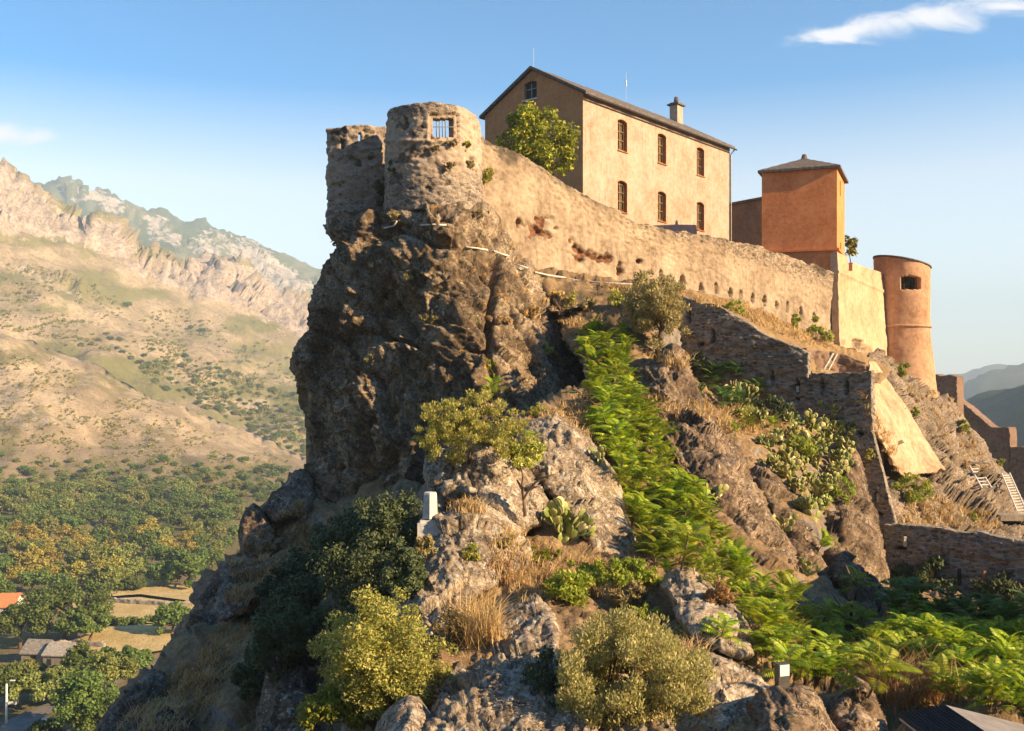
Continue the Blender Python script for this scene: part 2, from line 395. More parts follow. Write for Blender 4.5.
def mat_wall(name, plaster, stone, cover=.5, k=1., mortar=(.36, .30, .23), pscale=1., grime=.5, brick=(.12, .058, .032), asp=2.0):
    """rubble masonry under plaster; wear.R bares the stone, wear.G bares red brick, wear.B dirt and darkened slots"""
    m, g, b = newmat(name, .95, .12); uv = g.coord('UV'); v = g.coord('Object')
    w = g.n('ShaderNodeVertexColor', layer_name='wear').outputs[0]
    sr = g.n('ShaderNodeSeparateColor'); g.put(sr.inputs[0], w)
    dz = g.noise(uv, 2.2, 4, .6, out=1)
    du = g.n('ShaderNodeVectorMath', operation='MULTIPLY_ADD'); g.put(du.inputs[0], dz); du.inputs[1].default_value = (.22, .12, 0); g.put(du.inputs[2], uv)
    st = g.mapping(du.outputs[0], sca=(1, asp, 1))
    cell = g.voro(st, 3.2/k, 'F1', 'Color'); edge = g.voro(st, 3.2/k, 'DISTANCE_TO_EDGE')
    cs = g.n('ShaderNodeSeparateColor'); g.put(cs.inputs[0], cell)
    n1 = g.noise(v, .5, 8, .65); n2 = g.noise(v, 3.2, 8, .7); n3 = g.noise(v, 16, 5, .7)
    sc = g.ramp(cs.outputs[0], [(0, stone[0]), (.5, stone[1]), (1, stone[2])])
    sc = g.mix(g.map(n3, .3, .6, .5, 0), sc, tuple(x*.4 for x in stone[0]))
    mm = g.map(edge, .02, .10, 1, 0)
    sc = g.mix(mm, sc, g.mix(g.map(n2, .4, .6), tuple(x*.55 for x in mortar), mortar))
    pc = g.ramp(g.math('ADD', g.math('MULTIPLY', n1, .5), g.math('MULTIPLY', n2, .5)), [(.36, plaster[0]), (.5, plaster[1]), (.64, plaster[2])])
    streak = g.noise(g.mapping(v, sca=(2.2, 2.2, .22)), 1.6, 6, .65)
    pc = g.mix(g.map(streak, .5, .7, 0, .35*grime), pc, tuple(x*.45 for x in plaster[0]))
    pc = g.mix(g.map(n3, .28, .5, .3, 0), pc, tuple(x*.5 for x in plaster[0]))
    rm = g.math('ADD', sr.outputs[0], g.math('ADD', g.math('MULTIPLY', g.math('SUBTRACT', n2, .5), 1.5), g.math('MULTIPLY', g.math('SUBTRACT', n1, .5), .9)))
    f = g.map(rm, .62-.5*cover, .76-.5*cover)
    c = g.mix(f, pc, sc)
    bm = g.math('ADD', sr.outputs[1], g.math('MULTIPLY', g.math('SUBTRACT', n2, .5), 1.1))
    c = g.mix(g.map(bm, .5, .62), c, g.mix(cs.outputs[1], brick, tuple(x*1.7 for x in brick)))
    gm = g.math('ADD', sr.outputs[2], g.math('MULTIPLY', g.math('SUBTRACT', n2, .5), 1.2))
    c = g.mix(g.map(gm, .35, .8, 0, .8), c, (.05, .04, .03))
    g.put(b.inputs['Base Color'], c)
    h = g.math('ADD', g.math('MULTIPLY', g.math('MULTIPLY', g.map(edge, 0, .14), g.math('ADD', .5, cs.outputs[2])), g.math('MULTIPLY', f, .8)), g.math('ADD', g.math('MULTIPLY', n2, .5), g.math('MULTIPLY', n3, .3)))
    g.put(b.inputs['Normal'], g.bump(h, .55, .06*k))
    return m
def mat_leaf(name, c1, c2, trans=.35, c3=None, rough=.6):
    m = bpy.data.materials.new(name); m.use_nodes = True; nt = m.node_tree; g = G(nt); b = nt.nodes['Principled BSDF']
    r = g.n('ShaderNodeNewGeometry').outputs['Random Per Island']
    o = g.n('ShaderNodeObjectInfo').outputs['Random']
    c = g.mix(r, c1, c2)
    if c3: c = g.mix(g.map(r, .82, .9), c, c3)
    hs = g.n('ShaderNodeHueSaturation'); g.put(hs.inputs['Hue'], g.math('ADD', .485, g.math('MULTIPLY', o, .03)))
    g.put(hs.inputs['Value'], g.math('ADD', .8, g.math('MULTIPLY', o, .4))); g.put(hs.inputs['Color'], c)
    g.put(b.inputs['Base Color'], hs.outputs[0]); b.inputs['Roughness'].default_value = rough; b.inputs['Specular IOR Level'].default_value = .25
    if trans:
        t = g.n('ShaderNodeBsdfTranslucent'); g.put(t.inputs[0], hs.outputs[0])
        mx = g.n('ShaderNodeMixShader'); mx.inputs[0].default_value = trans
        g.nt.links.new(b.outputs[0], mx.inputs[1]); g.nt.links.new(t.outputs[0], mx.inputs[2])
        g.nt.links.new(mx.outputs[0], nt.nodes['Material Output'].inputs[0])
    return m
def wear(o, vals):
    """vals: n x 3 array for the mesh's vertices"""
    me = o.data; a = me.color_attributes.new('wear', 'FLOAT_COLOR', 'POINT'); n = len(me.vertices)
    w = np.zeros((n, 4), np.float32); w[:,3] = 1; k = min(n, len(vals)); w[:k,:3] = np.clip(vals[:k], 0, 1)
    a.data.foreach_set('color', w.ravel())

M = {}
M['crag'] = mat_rock('crag_rock', (.065, .042, .026), (.24, .17, .105), (.52, .41, .28), 1.5, .30, .62, .35, .9, .14)
M['rock'] = mat_rock('outcrop_rock', (.13, .095, .066), (.40, .31, .215), (.64, .53, .39), .8, .75, .42, .12, .9, .1)
M['cliff'] = mat_rock('cliff_rock', (.11, .085, .06), (.28, .21, .145), (.44, .34, .24), 1.1, .3, .4, .12, .9, .12)
M['gully'] = mat_rock('gully_rock', (.07, .045, .029), (.21, .145, .093), (.45, .335, .225), 1., .25, .35, .12, .9, .12)
M['slab'] = mat_rock('slab_rock', (.055, .038, .027), (.19, .14, .10), (.42, .34, .26), 1., .5, .3, .25, .9, .12)
M['earth'] = mat_earth('dry_earth', ((.13, .085, .048), (.29, .195, .105), (.47, .33, .175)), .8, (.12, .12, .035), .45)
M['terrace'] = mat_earth('terrace_earth', ((.20, .13, .065), (.36, .235, .11), (.47, .33, .16)), .8, (.14, .13, .035), .3)

# ------------------------------------------------------------------ the far country
def soft(X, Y, poly, w):
    d, _, _ = poly_near(X, Y, poly); i = poly_inside(X, Y, poly)
    return np.clip(.5+np.where(i, d, -d)/w, 0, 1)
FL = 55.0                      # the valley floor lies this far under the viewpoint
def valley():
    crest = [(-420, 318), (-220, 312), (-100, 318), (0, 334), (30, 343), (60, 353), (95, 366), (120, 379), (150, 394), (180, 405), (215, 418), (240, 430), (275, 445), (310, 460), (360, 480), (440, 507), (640, 540)]
    out = crest+[(760, 560), (760, 1000), (-420, 1000)]
    fl = [(x, y, FL*F/(y-HY)) for x in (-400, -150, 60, 200, 330, 520, 740) for y in (990, 860, 760, 680, 620, 580, 553)]
    ct = fl+[(x, 528, 368) for x in (-400, -100, 100, 250, 400)]+[(-400, 490, 390), (-100, 490, 400), (100, 497, 410), (250, 500, 420), (400, 510, 440), (520, 530, 420),
        (-400, 320, 620), (0, 340, 575), (0, 400, 505), (0, 455, 440), (100, 376, 590), (100, 430, 520), (180, 410, 610), (180, 450, 520), (250, 440, 610), (250, 470, 520), (310, 463, 620), (310, 485, 500), (640, 545, 480)]
    def disp(V, X, Y):
        s = np.clip((522-Y)/40, 0, 1)
        return s*(3.4*fbm(V/55, 5, 3)+1.3*fbm(V/9, 5, 5)+3.0*ridged(V*np.array([1, .5, 1])/40, 4, 7)) + .25*fbm(V/14, 3, 8)
    def at(X, Y):
        n = fbm(np.stack([X/40, Y/18, X*0], 1), 4, 9)
        dark = np.clip((Y-440)/60, 0, 1)
        r = .2*fbm(np.stack([X/12, Y/5, X*0], 1), 4, 39)+.25*soft(X, Y, [(20, 400), (90, 400), (200, 450), (160, 470), (30, 430)], 20)+.3*np.clip(n, 0, 1)
        gg = .42+.32*n+.22*dark
        return np.stack([r, gg, np.clip((Y-400-.08*X)/60, 0, .9)+.25*n], 1)  # blue channel puts shade into the colour of the lower slope
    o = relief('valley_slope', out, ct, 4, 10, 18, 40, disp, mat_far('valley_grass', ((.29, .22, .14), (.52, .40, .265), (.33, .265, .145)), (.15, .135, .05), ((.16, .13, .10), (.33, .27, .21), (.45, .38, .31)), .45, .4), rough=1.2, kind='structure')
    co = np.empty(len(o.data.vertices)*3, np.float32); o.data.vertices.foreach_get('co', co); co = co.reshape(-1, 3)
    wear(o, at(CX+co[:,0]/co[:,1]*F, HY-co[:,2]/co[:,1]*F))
    mid = [(-420, 60), (-260, 80), (-120, 118), (-40, 150), (0, 171), (7, 173), (13, 179), (22, 181), (32, 190), (40, 189), (46, 200), (56, 208), (62, 219), (72, 226), (82, 235), (87, 226), (97, 223), (108, 221), (117, 224), (124, 233), (131, 246), (138, 258), (147, 256), (154, 254), (165, 256), (176, 267), (186, 271), (196, 259), (205, 257), (217, 263), (228, 262), (240, 267), (252, 276), (262, 280), (276, 290), (290, 294), (302, 301), (315, 313), (332, 322), (370, 345), (440, 385), (560, 440), (760, 520)]
    out = mid+[(760, 620), (300, 560), (0, 470), (-420, 470)]
    ct = [(-400, 70, 1250), (0, 175, 1120), (60, 215, 1150), (100, 225, 1160), (130, 262, 1130), (155, 258, 1220), (190, 275, 1200), (240, 270, 1290), (315, 318, 1330), (440, 390, 1300), (740, 530, 1200),
          (-400, 250, 900), (0, 240, 930), (60, 262, 960), (120, 290, 980), (180, 310, 1040), (250, 330, 1100), (310, 350, 1120), (0, 300, 800), (90, 325, 830), (180, 360, 850), (260, 385, 880), (310, 400, 900),
          (-400, 380, 700), (0, 345, 700), (100, 385, 690), (180, 415, 680), (250, 440, 690), (310, 460, 700), (300, 550, 640), (0, 460, 620), (740, 610, 700)]
    Z1 = [(-420, 40), (0, 160), (30, 185), (60, 210), (90, 218), (120, 222), (142, 258), (120, 262), (80, 244), (45, 238), (0, 236), (-420, 190)]
    Z2 = [(148, 252), (178, 266), (200, 252), (232, 258), (265, 276), (320, 310), (360, 335), (330, 352), (300, 338), (262, 320), (238, 312), (226, 300), (205, 300), (165, 285), (120, 268)]
    Z3 = [(15, 262), (35, 268), (60, 282), (88, 296), (80, 300), (50, 288), (18, 272)]
    def disp(V, X, Y):
        m = np.maximum(soft(X, Y, Z1, 22), np.maximum(soft(X, Y, Z2, 16), soft(X, Y, Z3, 8)*.8))
        base = 9*fbm(V/160, 4, 12)+3.5*fbm(V/28, 5, 15)+6*ridged(V/np.array([70, 140, 200]), 4, 17)
        rk = 17*ridged(V/np.array([70, 70, 150]), 5, 21)+13*facets(V/38, 31)+6*facets(V/15, 41)
        return base*(1-.5*m)+m*rk
    o = relief('mountain_slope', out, ct, 2.6, 9, 45, 120, disp, mat_far('mountain_grass', ((.29, .23, .14), (.47, .365, .24), (.35, .26, .17)), (.17, .165, .06), ((.17, .135, .105), (.36, .29, .23), (.48, .40, .33)), 1., .55), rough=1.5, seed=3, kind='structure')
    co = np.empty(len(o.data.vertices)*3, np.float32); o.data.vertices.foreach_get('co', co); co = co.reshape(-1, 3)
    X, Y = CX+co[:,0]/co[:,1]*F, HY-co[:,2]/co[:,1]*F
    n = fbm(np.stack([X/50, Y/14, X*0], 1), 4, 19)
    r = np.maximum(soft(X, Y, Z1, 22)*.95, np.maximum(soft(X, Y, Z2, 16)*.9, soft(X, Y, Z3, 10)*.7))
    band = np.clip((Y-318-X*.22)/16, 0, 1)
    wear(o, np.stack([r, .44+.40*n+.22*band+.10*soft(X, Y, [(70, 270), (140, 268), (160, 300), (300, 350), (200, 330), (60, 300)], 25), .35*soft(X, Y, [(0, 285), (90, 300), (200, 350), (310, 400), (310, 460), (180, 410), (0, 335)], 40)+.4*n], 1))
    far = [(-420, 210), (-120, 196), (0, 184), (25, 181), (48, 187), (58, 182), (66, 178), (74, 181), (82, 189), (92, 193), (100, 191), (110, 194), (122, 203), (136, 206), (148, 211), (160, 211), (172, 218), (185, 223), (196, 219), (205, 219), (214, 228), (228, 232), (238, 236), (250, 239), (262, 247), (275, 253), (288, 257), (298, 262), (312, 270), (325, 276), (345, 290), (420, 330), (560, 380), (760, 420)]
    out = far+[(760, 520), (-420, 520)]
    ct = [(-400, 215, 2700), (0, 187, 2500), (70, 185, 2500), (160, 214, 2550), (250, 242, 2600), (325, 280, 2650), (740, 425, 2600), (-400, 300, 2000), (0, 260, 2000), (150, 270, 2050), (250, 290, 2100), (330, 320, 2150), (0, 400, 1550), (330, 400, 1600), (740, 510, 1700)]
    Zf = [(52, 190), (68, 172), (84, 188), (112, 192), (140, 205), (165, 214), (185, 240), (205, 235), (215, 222), (240, 238), (290, 262), (330, 285), (300, 310), (262, 292), (230, 262), (190, 262), (150, 230), (112, 212), (80, 206), (55, 206)]
    def disp(V, X, Y):
        m = soft(X, Y, Zf, 20)
        return 22*ridged(V/np.array([260, 260, 420]), 5, 71)*(.5+.6*m)+m*(16*facets(V/80, 81)+8*facets(V/34, 91))+6*fbm(V/60, 4, 95)
    o = relief('mountain_ridge', out, ct, 2.6, 8, 80, 300, disp, mat_far('mountain_forest', ((.17, .17, .085), (.22, .20, .11), (.15, .17, .075)), (.055, .085, .035), ((.24, .20, .16), (.40, .345, .28), (.50, .43, .36)), 2., .9), rough=1.5, seed=4, kind='structure')
    co = np.empty(len(o.data.vertices)*3, np.float32); o.data.vertices.foreach_get('co', co); co = co.reshape(-1, 3)
    X, Y = CX+co[:,0]/co[:,1]*F, HY-co[:,2]/co[:,1]*F
    n = fbm(np.stack([X/22, Y/16, X*0], 1), 4, 29)
    wear(o, np.stack([soft(X, Y, Zf, 26)*.62+.25*n, .55+.3*n, 0*X], 1))
    # hills to the right; the near one rises out of the picture and throws the long evening shadow over the valley
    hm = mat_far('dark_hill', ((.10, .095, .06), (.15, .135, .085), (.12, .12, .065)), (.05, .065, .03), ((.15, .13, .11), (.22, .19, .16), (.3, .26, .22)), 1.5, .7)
    for nm, top, dd, dep, sd in (('far_hill', [(880, 385), (925, 378), (945, 374), (965, 371), (985, 366), (1005, 364), (1030, 368), (1100, 380), (1250, 372), (1500, 390)], 3600, 2600, 5), ('middle_hill', [(880, 412), (930, 404), (948, 394), (962, 383), (980, 373), (1000, 366), (1020, 361), (1060, 352), (1150, 345), (1350, 360), (1500, 385)], 2300, 1500, 6)):
        out = top+[(1500, 520), (880, 520)]
        ct = [(x, y+3, dd) for x, y in top[::2]]+[(x, 510, dep) for x in (880, 1100, 1500)]+[(x, 440, (dd+dep)/2) for x in (880, 1100, 1500)]
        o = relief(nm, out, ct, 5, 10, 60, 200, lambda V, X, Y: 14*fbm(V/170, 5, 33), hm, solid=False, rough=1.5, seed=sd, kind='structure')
        n = len(o.data.vertices); wear(o, np.tile([.12, .5, 0], (n, 1)))
    xs = np.arange(60, 1500, 14.); ys = np.arange(-220, 1500, 14.); X, Y = np.meshgrid(xs, ys); sh = X.shape; X = X.ravel(); Y = Y.ravel()
    A = [(400, -130), (430, -30), (480, 60), (520, 300), (600, 560), (690, 820), (760, 1020), (830, 1300), (860, 1480)]
    d, bx, by = poly_near(X, Y, A+A[::-1])
    hh = np.interp(by, [-60, -25, 25, 110, 420, 700, 980, 1250], [0, 10, 85, 130, 155, 165, 120, 0])
    wd = np.interp(by, [-60, 100, 700, 1000], [230, 270, 340, 360])
    t = np.clip(1-d/wd, 0, 1); pr = t*t*(3-2*t)*.45+t*.55
    V = np.stack([X, Y, -FL-2+hh*pr], 1); V[:,2] += (7*fbm(V*[1,1,0]/90, 5, 44)+14*ridged(V*[1,1,0]/160, 4, 46))*np.clip(t*3, 0, 1)
    i = np.arange(len(X)).reshape(sh); Q = np.stack([i[:-1,:-1], i[:-1,1:], i[1:,1:], i[1:,:-1]], -1).reshape(-1, 4)
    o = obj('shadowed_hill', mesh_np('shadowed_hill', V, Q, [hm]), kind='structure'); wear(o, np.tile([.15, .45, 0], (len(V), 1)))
    xs = np.arange(-520, 330, 16.); ys = np.arange(-520, -39, 16.); X, Y = np.meshgrid(xs, ys); sh = X.shape; X = X.ravel(); Y = Y.ravel()  # unseen hill behind the camera, added to block sky and bounce warm light
    t = np.clip((-55-Y)/190, 0, 1); e = np.clip((330-X)/160, 0, 1)*np.clip((X+520)/160, 0, 1)
    V = np.stack([X, Y, -FL-2+(30+150*(t*t*(3-2*t)))*e], 1); V[:,2] += (9*fbm(V*[1,1,0]/70, 5, 48)+10*ridged(V*[1,1,0]/120, 4, 49))*t*e
    i = np.arange(len(X)).reshape(sh); Q = np.stack([i[:-1,:-1], i[:-1,1:], i[1:,1:], i[1:,:-1]], -1).reshape(-1, 4)
    o = obj('unseen_bounce_hill', mesh_np('unseen_bounce_hill', V, Q, [bpy.data.materials['mountain_grass']]), kind='structure'); wear(o, np.tile([.15, .4, 0], (len(V), 1)))
    g = obj('valley_floor', mesh_poly('valley_floor', [(-5000, -900, -FL-3.), (5000, -900, -FL-3.), (5000, 6000, -FL-3.), (-5000, 6000, -FL-3.)], [(0,1,2,3)], [hm]), kind='structure')
    wear(g, np.tile([0, .5, 0], (4, 1)))
valley()

# ------------------------------------------------------------------ the citadel rock and its slopes
def near_rock():
    ax_c = (.35, .25, -.9); ax_r = (.62, .2, -.76)
    crag = [(322, 224), (326, 234), (331, 240), (338, 246), (334, 254), (325, 262), (320, 276), (315, 288), (312, 304), (313, 322), (306, 332), (298, 339), (292, 350), (293, 366), (297, 380), (301, 396), (304, 420), (306, 446), (308, 480), (309, 512), (306, 540), (312, 580), (450, 590), (600, 575), (640, 520), (628, 470), (604, 420), (588, 392), (580, 368), (570, 346), (558, 318), (546, 292), (532, 268), (514, 246), (500, 220), (491, 208), (484, 202), (440, 204), (392, 208), (350, 214)]
    ct = [(430, 198, 46.9), (455, 200, 46.6), (480, 202, 47.8), (400, 205, 47.6), (388, 220, 47.8), (360, 235, 49.5), (335, 240, 50.4), (440, 204, 47.0), (322, 212, 51.0),
          (440, 255, 45.3), (455, 225, 46.0), (468, 320, 43.6), (482, 380, 42.0), (488, 430, 41.0), (480, 470, 40.2), (470, 560, 39),
          (400, 300, 46.6), (350, 310, 48.4), (318, 300, 49.8), (300, 345, 50.2), (360, 380, 46.8), (310, 450, 48.8), (400, 420, 44.2), (400, 500, 43), (312, 560, 47), (430, 350, 44.8), (430, 450, 42.7),
          (500, 225, 48.4), (490, 260, 46.8), (520, 265, 48.4), (520, 320, 45.6), (545, 300, 48.6), (550, 350, 46.2), (575, 365, 47.4), (530, 400, 42.9), (580, 395, 45.5), (560, 450, 42.6), (600, 430, 44.8), (620, 520, 42)]
    def disp(V, X, Y):
        left = np.clip((478-X-(Y-320)*.08)/40, 0, 1)
        a = rockdisp(V, 1.05, 1.0, ax_c, 100, .5, (.45, -.3, .84), .9); b = rockdisp(V, 1.1, .78, ax_r, 300, .22, (.80, -.15, .58), 1.7)
        h = left*a+(1-left)*b
        q_ = V @ frame((.45, .2, -.87)); h = h+(.30+.36*left)*facets(q_*np.array([.6, 1, 1])/3.6+.1*np.stack([fbm(V/2, 3, 96)]*3, 1), 98, .75)
        for ln, wd, dp in (([(503, 222), (497, 262), (489, 300), (484, 335), (488, 372), (493, 402)], 2.6, .9), ([(512, 248), (532, 290), (552, 330), (572, 372)], 2.4, .7), ([(455, 238), (470, 268), (498, 300), (520, 345), (534, 392)], 2.0, .6), ([(392, 230), (402, 262), (396, 300), (410, 345)], 2.4, .6), ([(330, 262), (352, 290), (350, 330), (372, 380), (368, 440)], 2.2, .55), ([(440, 300), (428, 352), (436, 410), (430, 460)], 2.0, .5), ([(312, 330), (345, 342), (385, 336), (420, 350)], 2.4, .6), ([(520, 262), (556, 322), (584, 382)], 2.0, .6), ([(410, 232), (432, 246), (462, 250)], 2.2, .6)):
            a_, b_ = V.min(0), 0; q_ = ln+ln[-2:0:-1]; dd = poly_near(X+2.5*vnoise(V/.8, 91), Y+2.5*vnoise(V/.8, 92), q_)[0]
            h = h-dp*np.exp(-(dd/wd)**2)
        cave = np.exp(-(((X-352)/10)**2+((Y-341)/5)**2)**1.5)*1.3
        return h-cave
    relief('crag', crag, ct, 1.4, 12, 2.2, 6, disp, M['crag'], rough=3.5, seed=11, edge=16, kind='structure')
    # earth slopes under everything
    ls = [(345, 462), (318, 470), (302, 474), (288, 480), (268, 500), (252, 520), (246, 548), (228, 562), (206, 588), (192, 616), (178, 640), (152, 666), (128, 690), (110, 708), (96, 731), (70, 780), (40, 900), (420, 900), (470, 640), (440, 520), (400, 470)]
    ct = [(345, 465, 52), (300, 478, 51), (262, 510, 49), (200, 600, 43), (150, 668, 39), (100, 728, 35), (45, 880, 27), (300, 560, 42), (250, 640, 36), (310, 640, 33), (300, 700, 28), (200, 731, 30), (250, 860, 22), (400, 600, 31), (400, 540, 36), (420, 700, 23), (420, 880, 18)]
    relief('hillside', ls, ct, 2.6, 14, 3.5, 8, lambda V, X, Y: .55*fbm(V/3.2, 4, 201)+.30*facets(V/1.6, 202)+.10*fbm(V/.5, 3, 207), M['earth'], rough=3, seed=12, kind='structure')
    hs = [(392, 548), (400, 520), (418, 490), (440, 462), (470, 440), (505, 418), (540, 404), (574, 392), (590, 384), (572, 352), (556, 322), (540, 292), (528, 272), (560, 270), (600, 280), (650, 286), (668, 288), (680, 330), (690, 372), (720, 396), (750, 402), (790, 412), (830, 424), (856, 440), (872, 480), (886, 540), (900, 584), (940, 594), (985, 596), (1040, 600), (1120, 600), (1200, 620), (1240, 900), (330, 900), (340, 720)]
    ct = [(395, 545, 32), (440, 470, 32.5), (505, 424, 33.5), (575, 396, 36), (560, 330, 46), (535, 280, 50), (600, 290, 49.5), (668, 290, 49), (690, 372, 46.2), (600, 340, 46), (650, 350, 43), (620, 390, 39), (640, 430, 35.5), (720, 400, 45.4), (750, 404, 45.2), (790, 416, 44.6), (850, 440, 43.6), (720, 430, 38.5), (640, 490, 31), (700, 470, 35.5), (800, 480, 37.5), (868, 500, 41.8), (760, 520, 32.5), (840, 560, 35.5), (690, 540, 27), (770, 590, 25.5), (890, 560, 41.2), (900, 586, 41), (985, 598, 39.6), (880, 620, 33), (700, 620, 22.5), (800, 655, 21.5), (900, 620, 28), (900, 680, 20), (1040, 604, 38), (970, 640, 29), (1030, 640, 26), (960, 700, 17.8), (1040, 720, 17), (1200, 622, 34), (1200, 760, 15), (960, 880, 10),
          (420, 560, 26.8), (500, 560, 25.8), (560, 480, 29.5), (560, 560, 25), (620, 560, 26.5), (450, 620, 21.8), (540, 640, 19.8), (640, 620, 21.5), (400, 700, 18.5), (500, 700, 17.6), (600, 690, 17.6), (700, 680, 18.2), (780, 700, 16.8), (780, 760, 14), (500, 800, 13.5), (350, 740, 19), (340, 880, 13), (860, 720, 17), (860, 880, 11)]
    def hd(V, X, Y):
        rocky = .5+.5*np.clip(vnoise(V/3.0, 217)*1.6+.3, 0, 1)
        return .30*fbm(V/2.4, 4, 211)+rocky*rockdisp(V, .8, .55, ax_r, 500, .3)+.05*fbm(V/.3, 3, 213)
    relief('slope', hs, ct, 2.2, 12, 2.0, 6, hd, M['earth'], rough=2.5, seed=13, kind='structure')
    rc = [(470, 262), (540, 285), (620, 300), (700, 310), (800, 372), (860, 392), (880, 480), (900, 620), (700, 700), (420, 700), (420, 520), (450, 380)]
    relief('ridge', rc, [(470, 262, 55), (540, 290, 53.5), (620, 300, 53.5), (700, 315, 53), (860, 390, 50.5), (450, 400, 52), (560, 400, 50.5), (640, 430, 45), (760, 470, 44.5), (880, 560, 46), (600, 560, 36), (420, 560, 44), (760, 640, 33), (420, 700, 34)], 5, 20, 2, 4, lambda V, X, Y: .3*fbm(V/2.5, 4, 231)+.3*facets(V/1.8, 233), M['earth'], solid=False, seed=17, kind='structure')
    te = [(500, 240), (520, 255), (545, 270), (600, 280), (650, 284), (690, 289), (720, 298), (760, 312), (800, 329), (840, 346), (880, 360), (892, 372), (880, 384), (812, 372), (745, 336), (690, 312), (600, 305), (550, 310), (515, 262)]
    A, B = (-1.3, 52.), (23.7, 72.)
    ct = [(505, 240, 53.3)]+[(x, y, on_line(x, A, B)-.1) for x, y in ((545, 270), (600, 280), (690, 289), (760, 312), (840, 346))]+[(880, 362, 72), (892, 374, 60), (550, 305, 49.5), (600, 300, 49.2), (690, 308, 49.0), (745, 332, 48.0), (812, 366, 46.8), (880, 380, 47)]
    relief('terrace', te, ct, 2.2, 8, .6, 3, lambda V, X, Y: .10*fbm(V/2.5, 4, 221)+.10*facets(V/1.1, 223), M['terrace'], rough=1.5, seed=14, kind='structure')
    cl = [(868, 352), (880, 352), (900, 368), (918, 384), (932, 392), (948, 400), (955, 412), (968, 428), (982, 440), (992, 455), (1004, 470), (1016, 488), (1030, 505), (1060, 535), (1100, 580), (890, 580), (876, 480), (866, 400)]
    ct = [(872, 356, 70), (900, 375, 74), (930, 396, 78), (955, 415, 80), (990, 455, 76), (1030, 510, 66), (1060, 540, 60), (880, 400, 58), (905, 420, 66), (940, 440, 68), (970, 460, 68), (880, 450, 50), (910, 470, 58), (940, 480, 60), (890, 510, 47), (920, 515, 51), (960, 520, 54), (1010, 525, 58), (900, 570, 46), (1060, 570, 50)]
    def cd(V, X, Y): return rockdisp(V, 1.4, 1.0, (.55, -.1, -.75), 600, .25, (.75, .0, .65), .8)
    relief('cliff', cl, ct, 1.8, 9, 2.5, 6, cd, M['cliff'], rough=3, seed=15, edge=10, kind='structure')
near_rock()
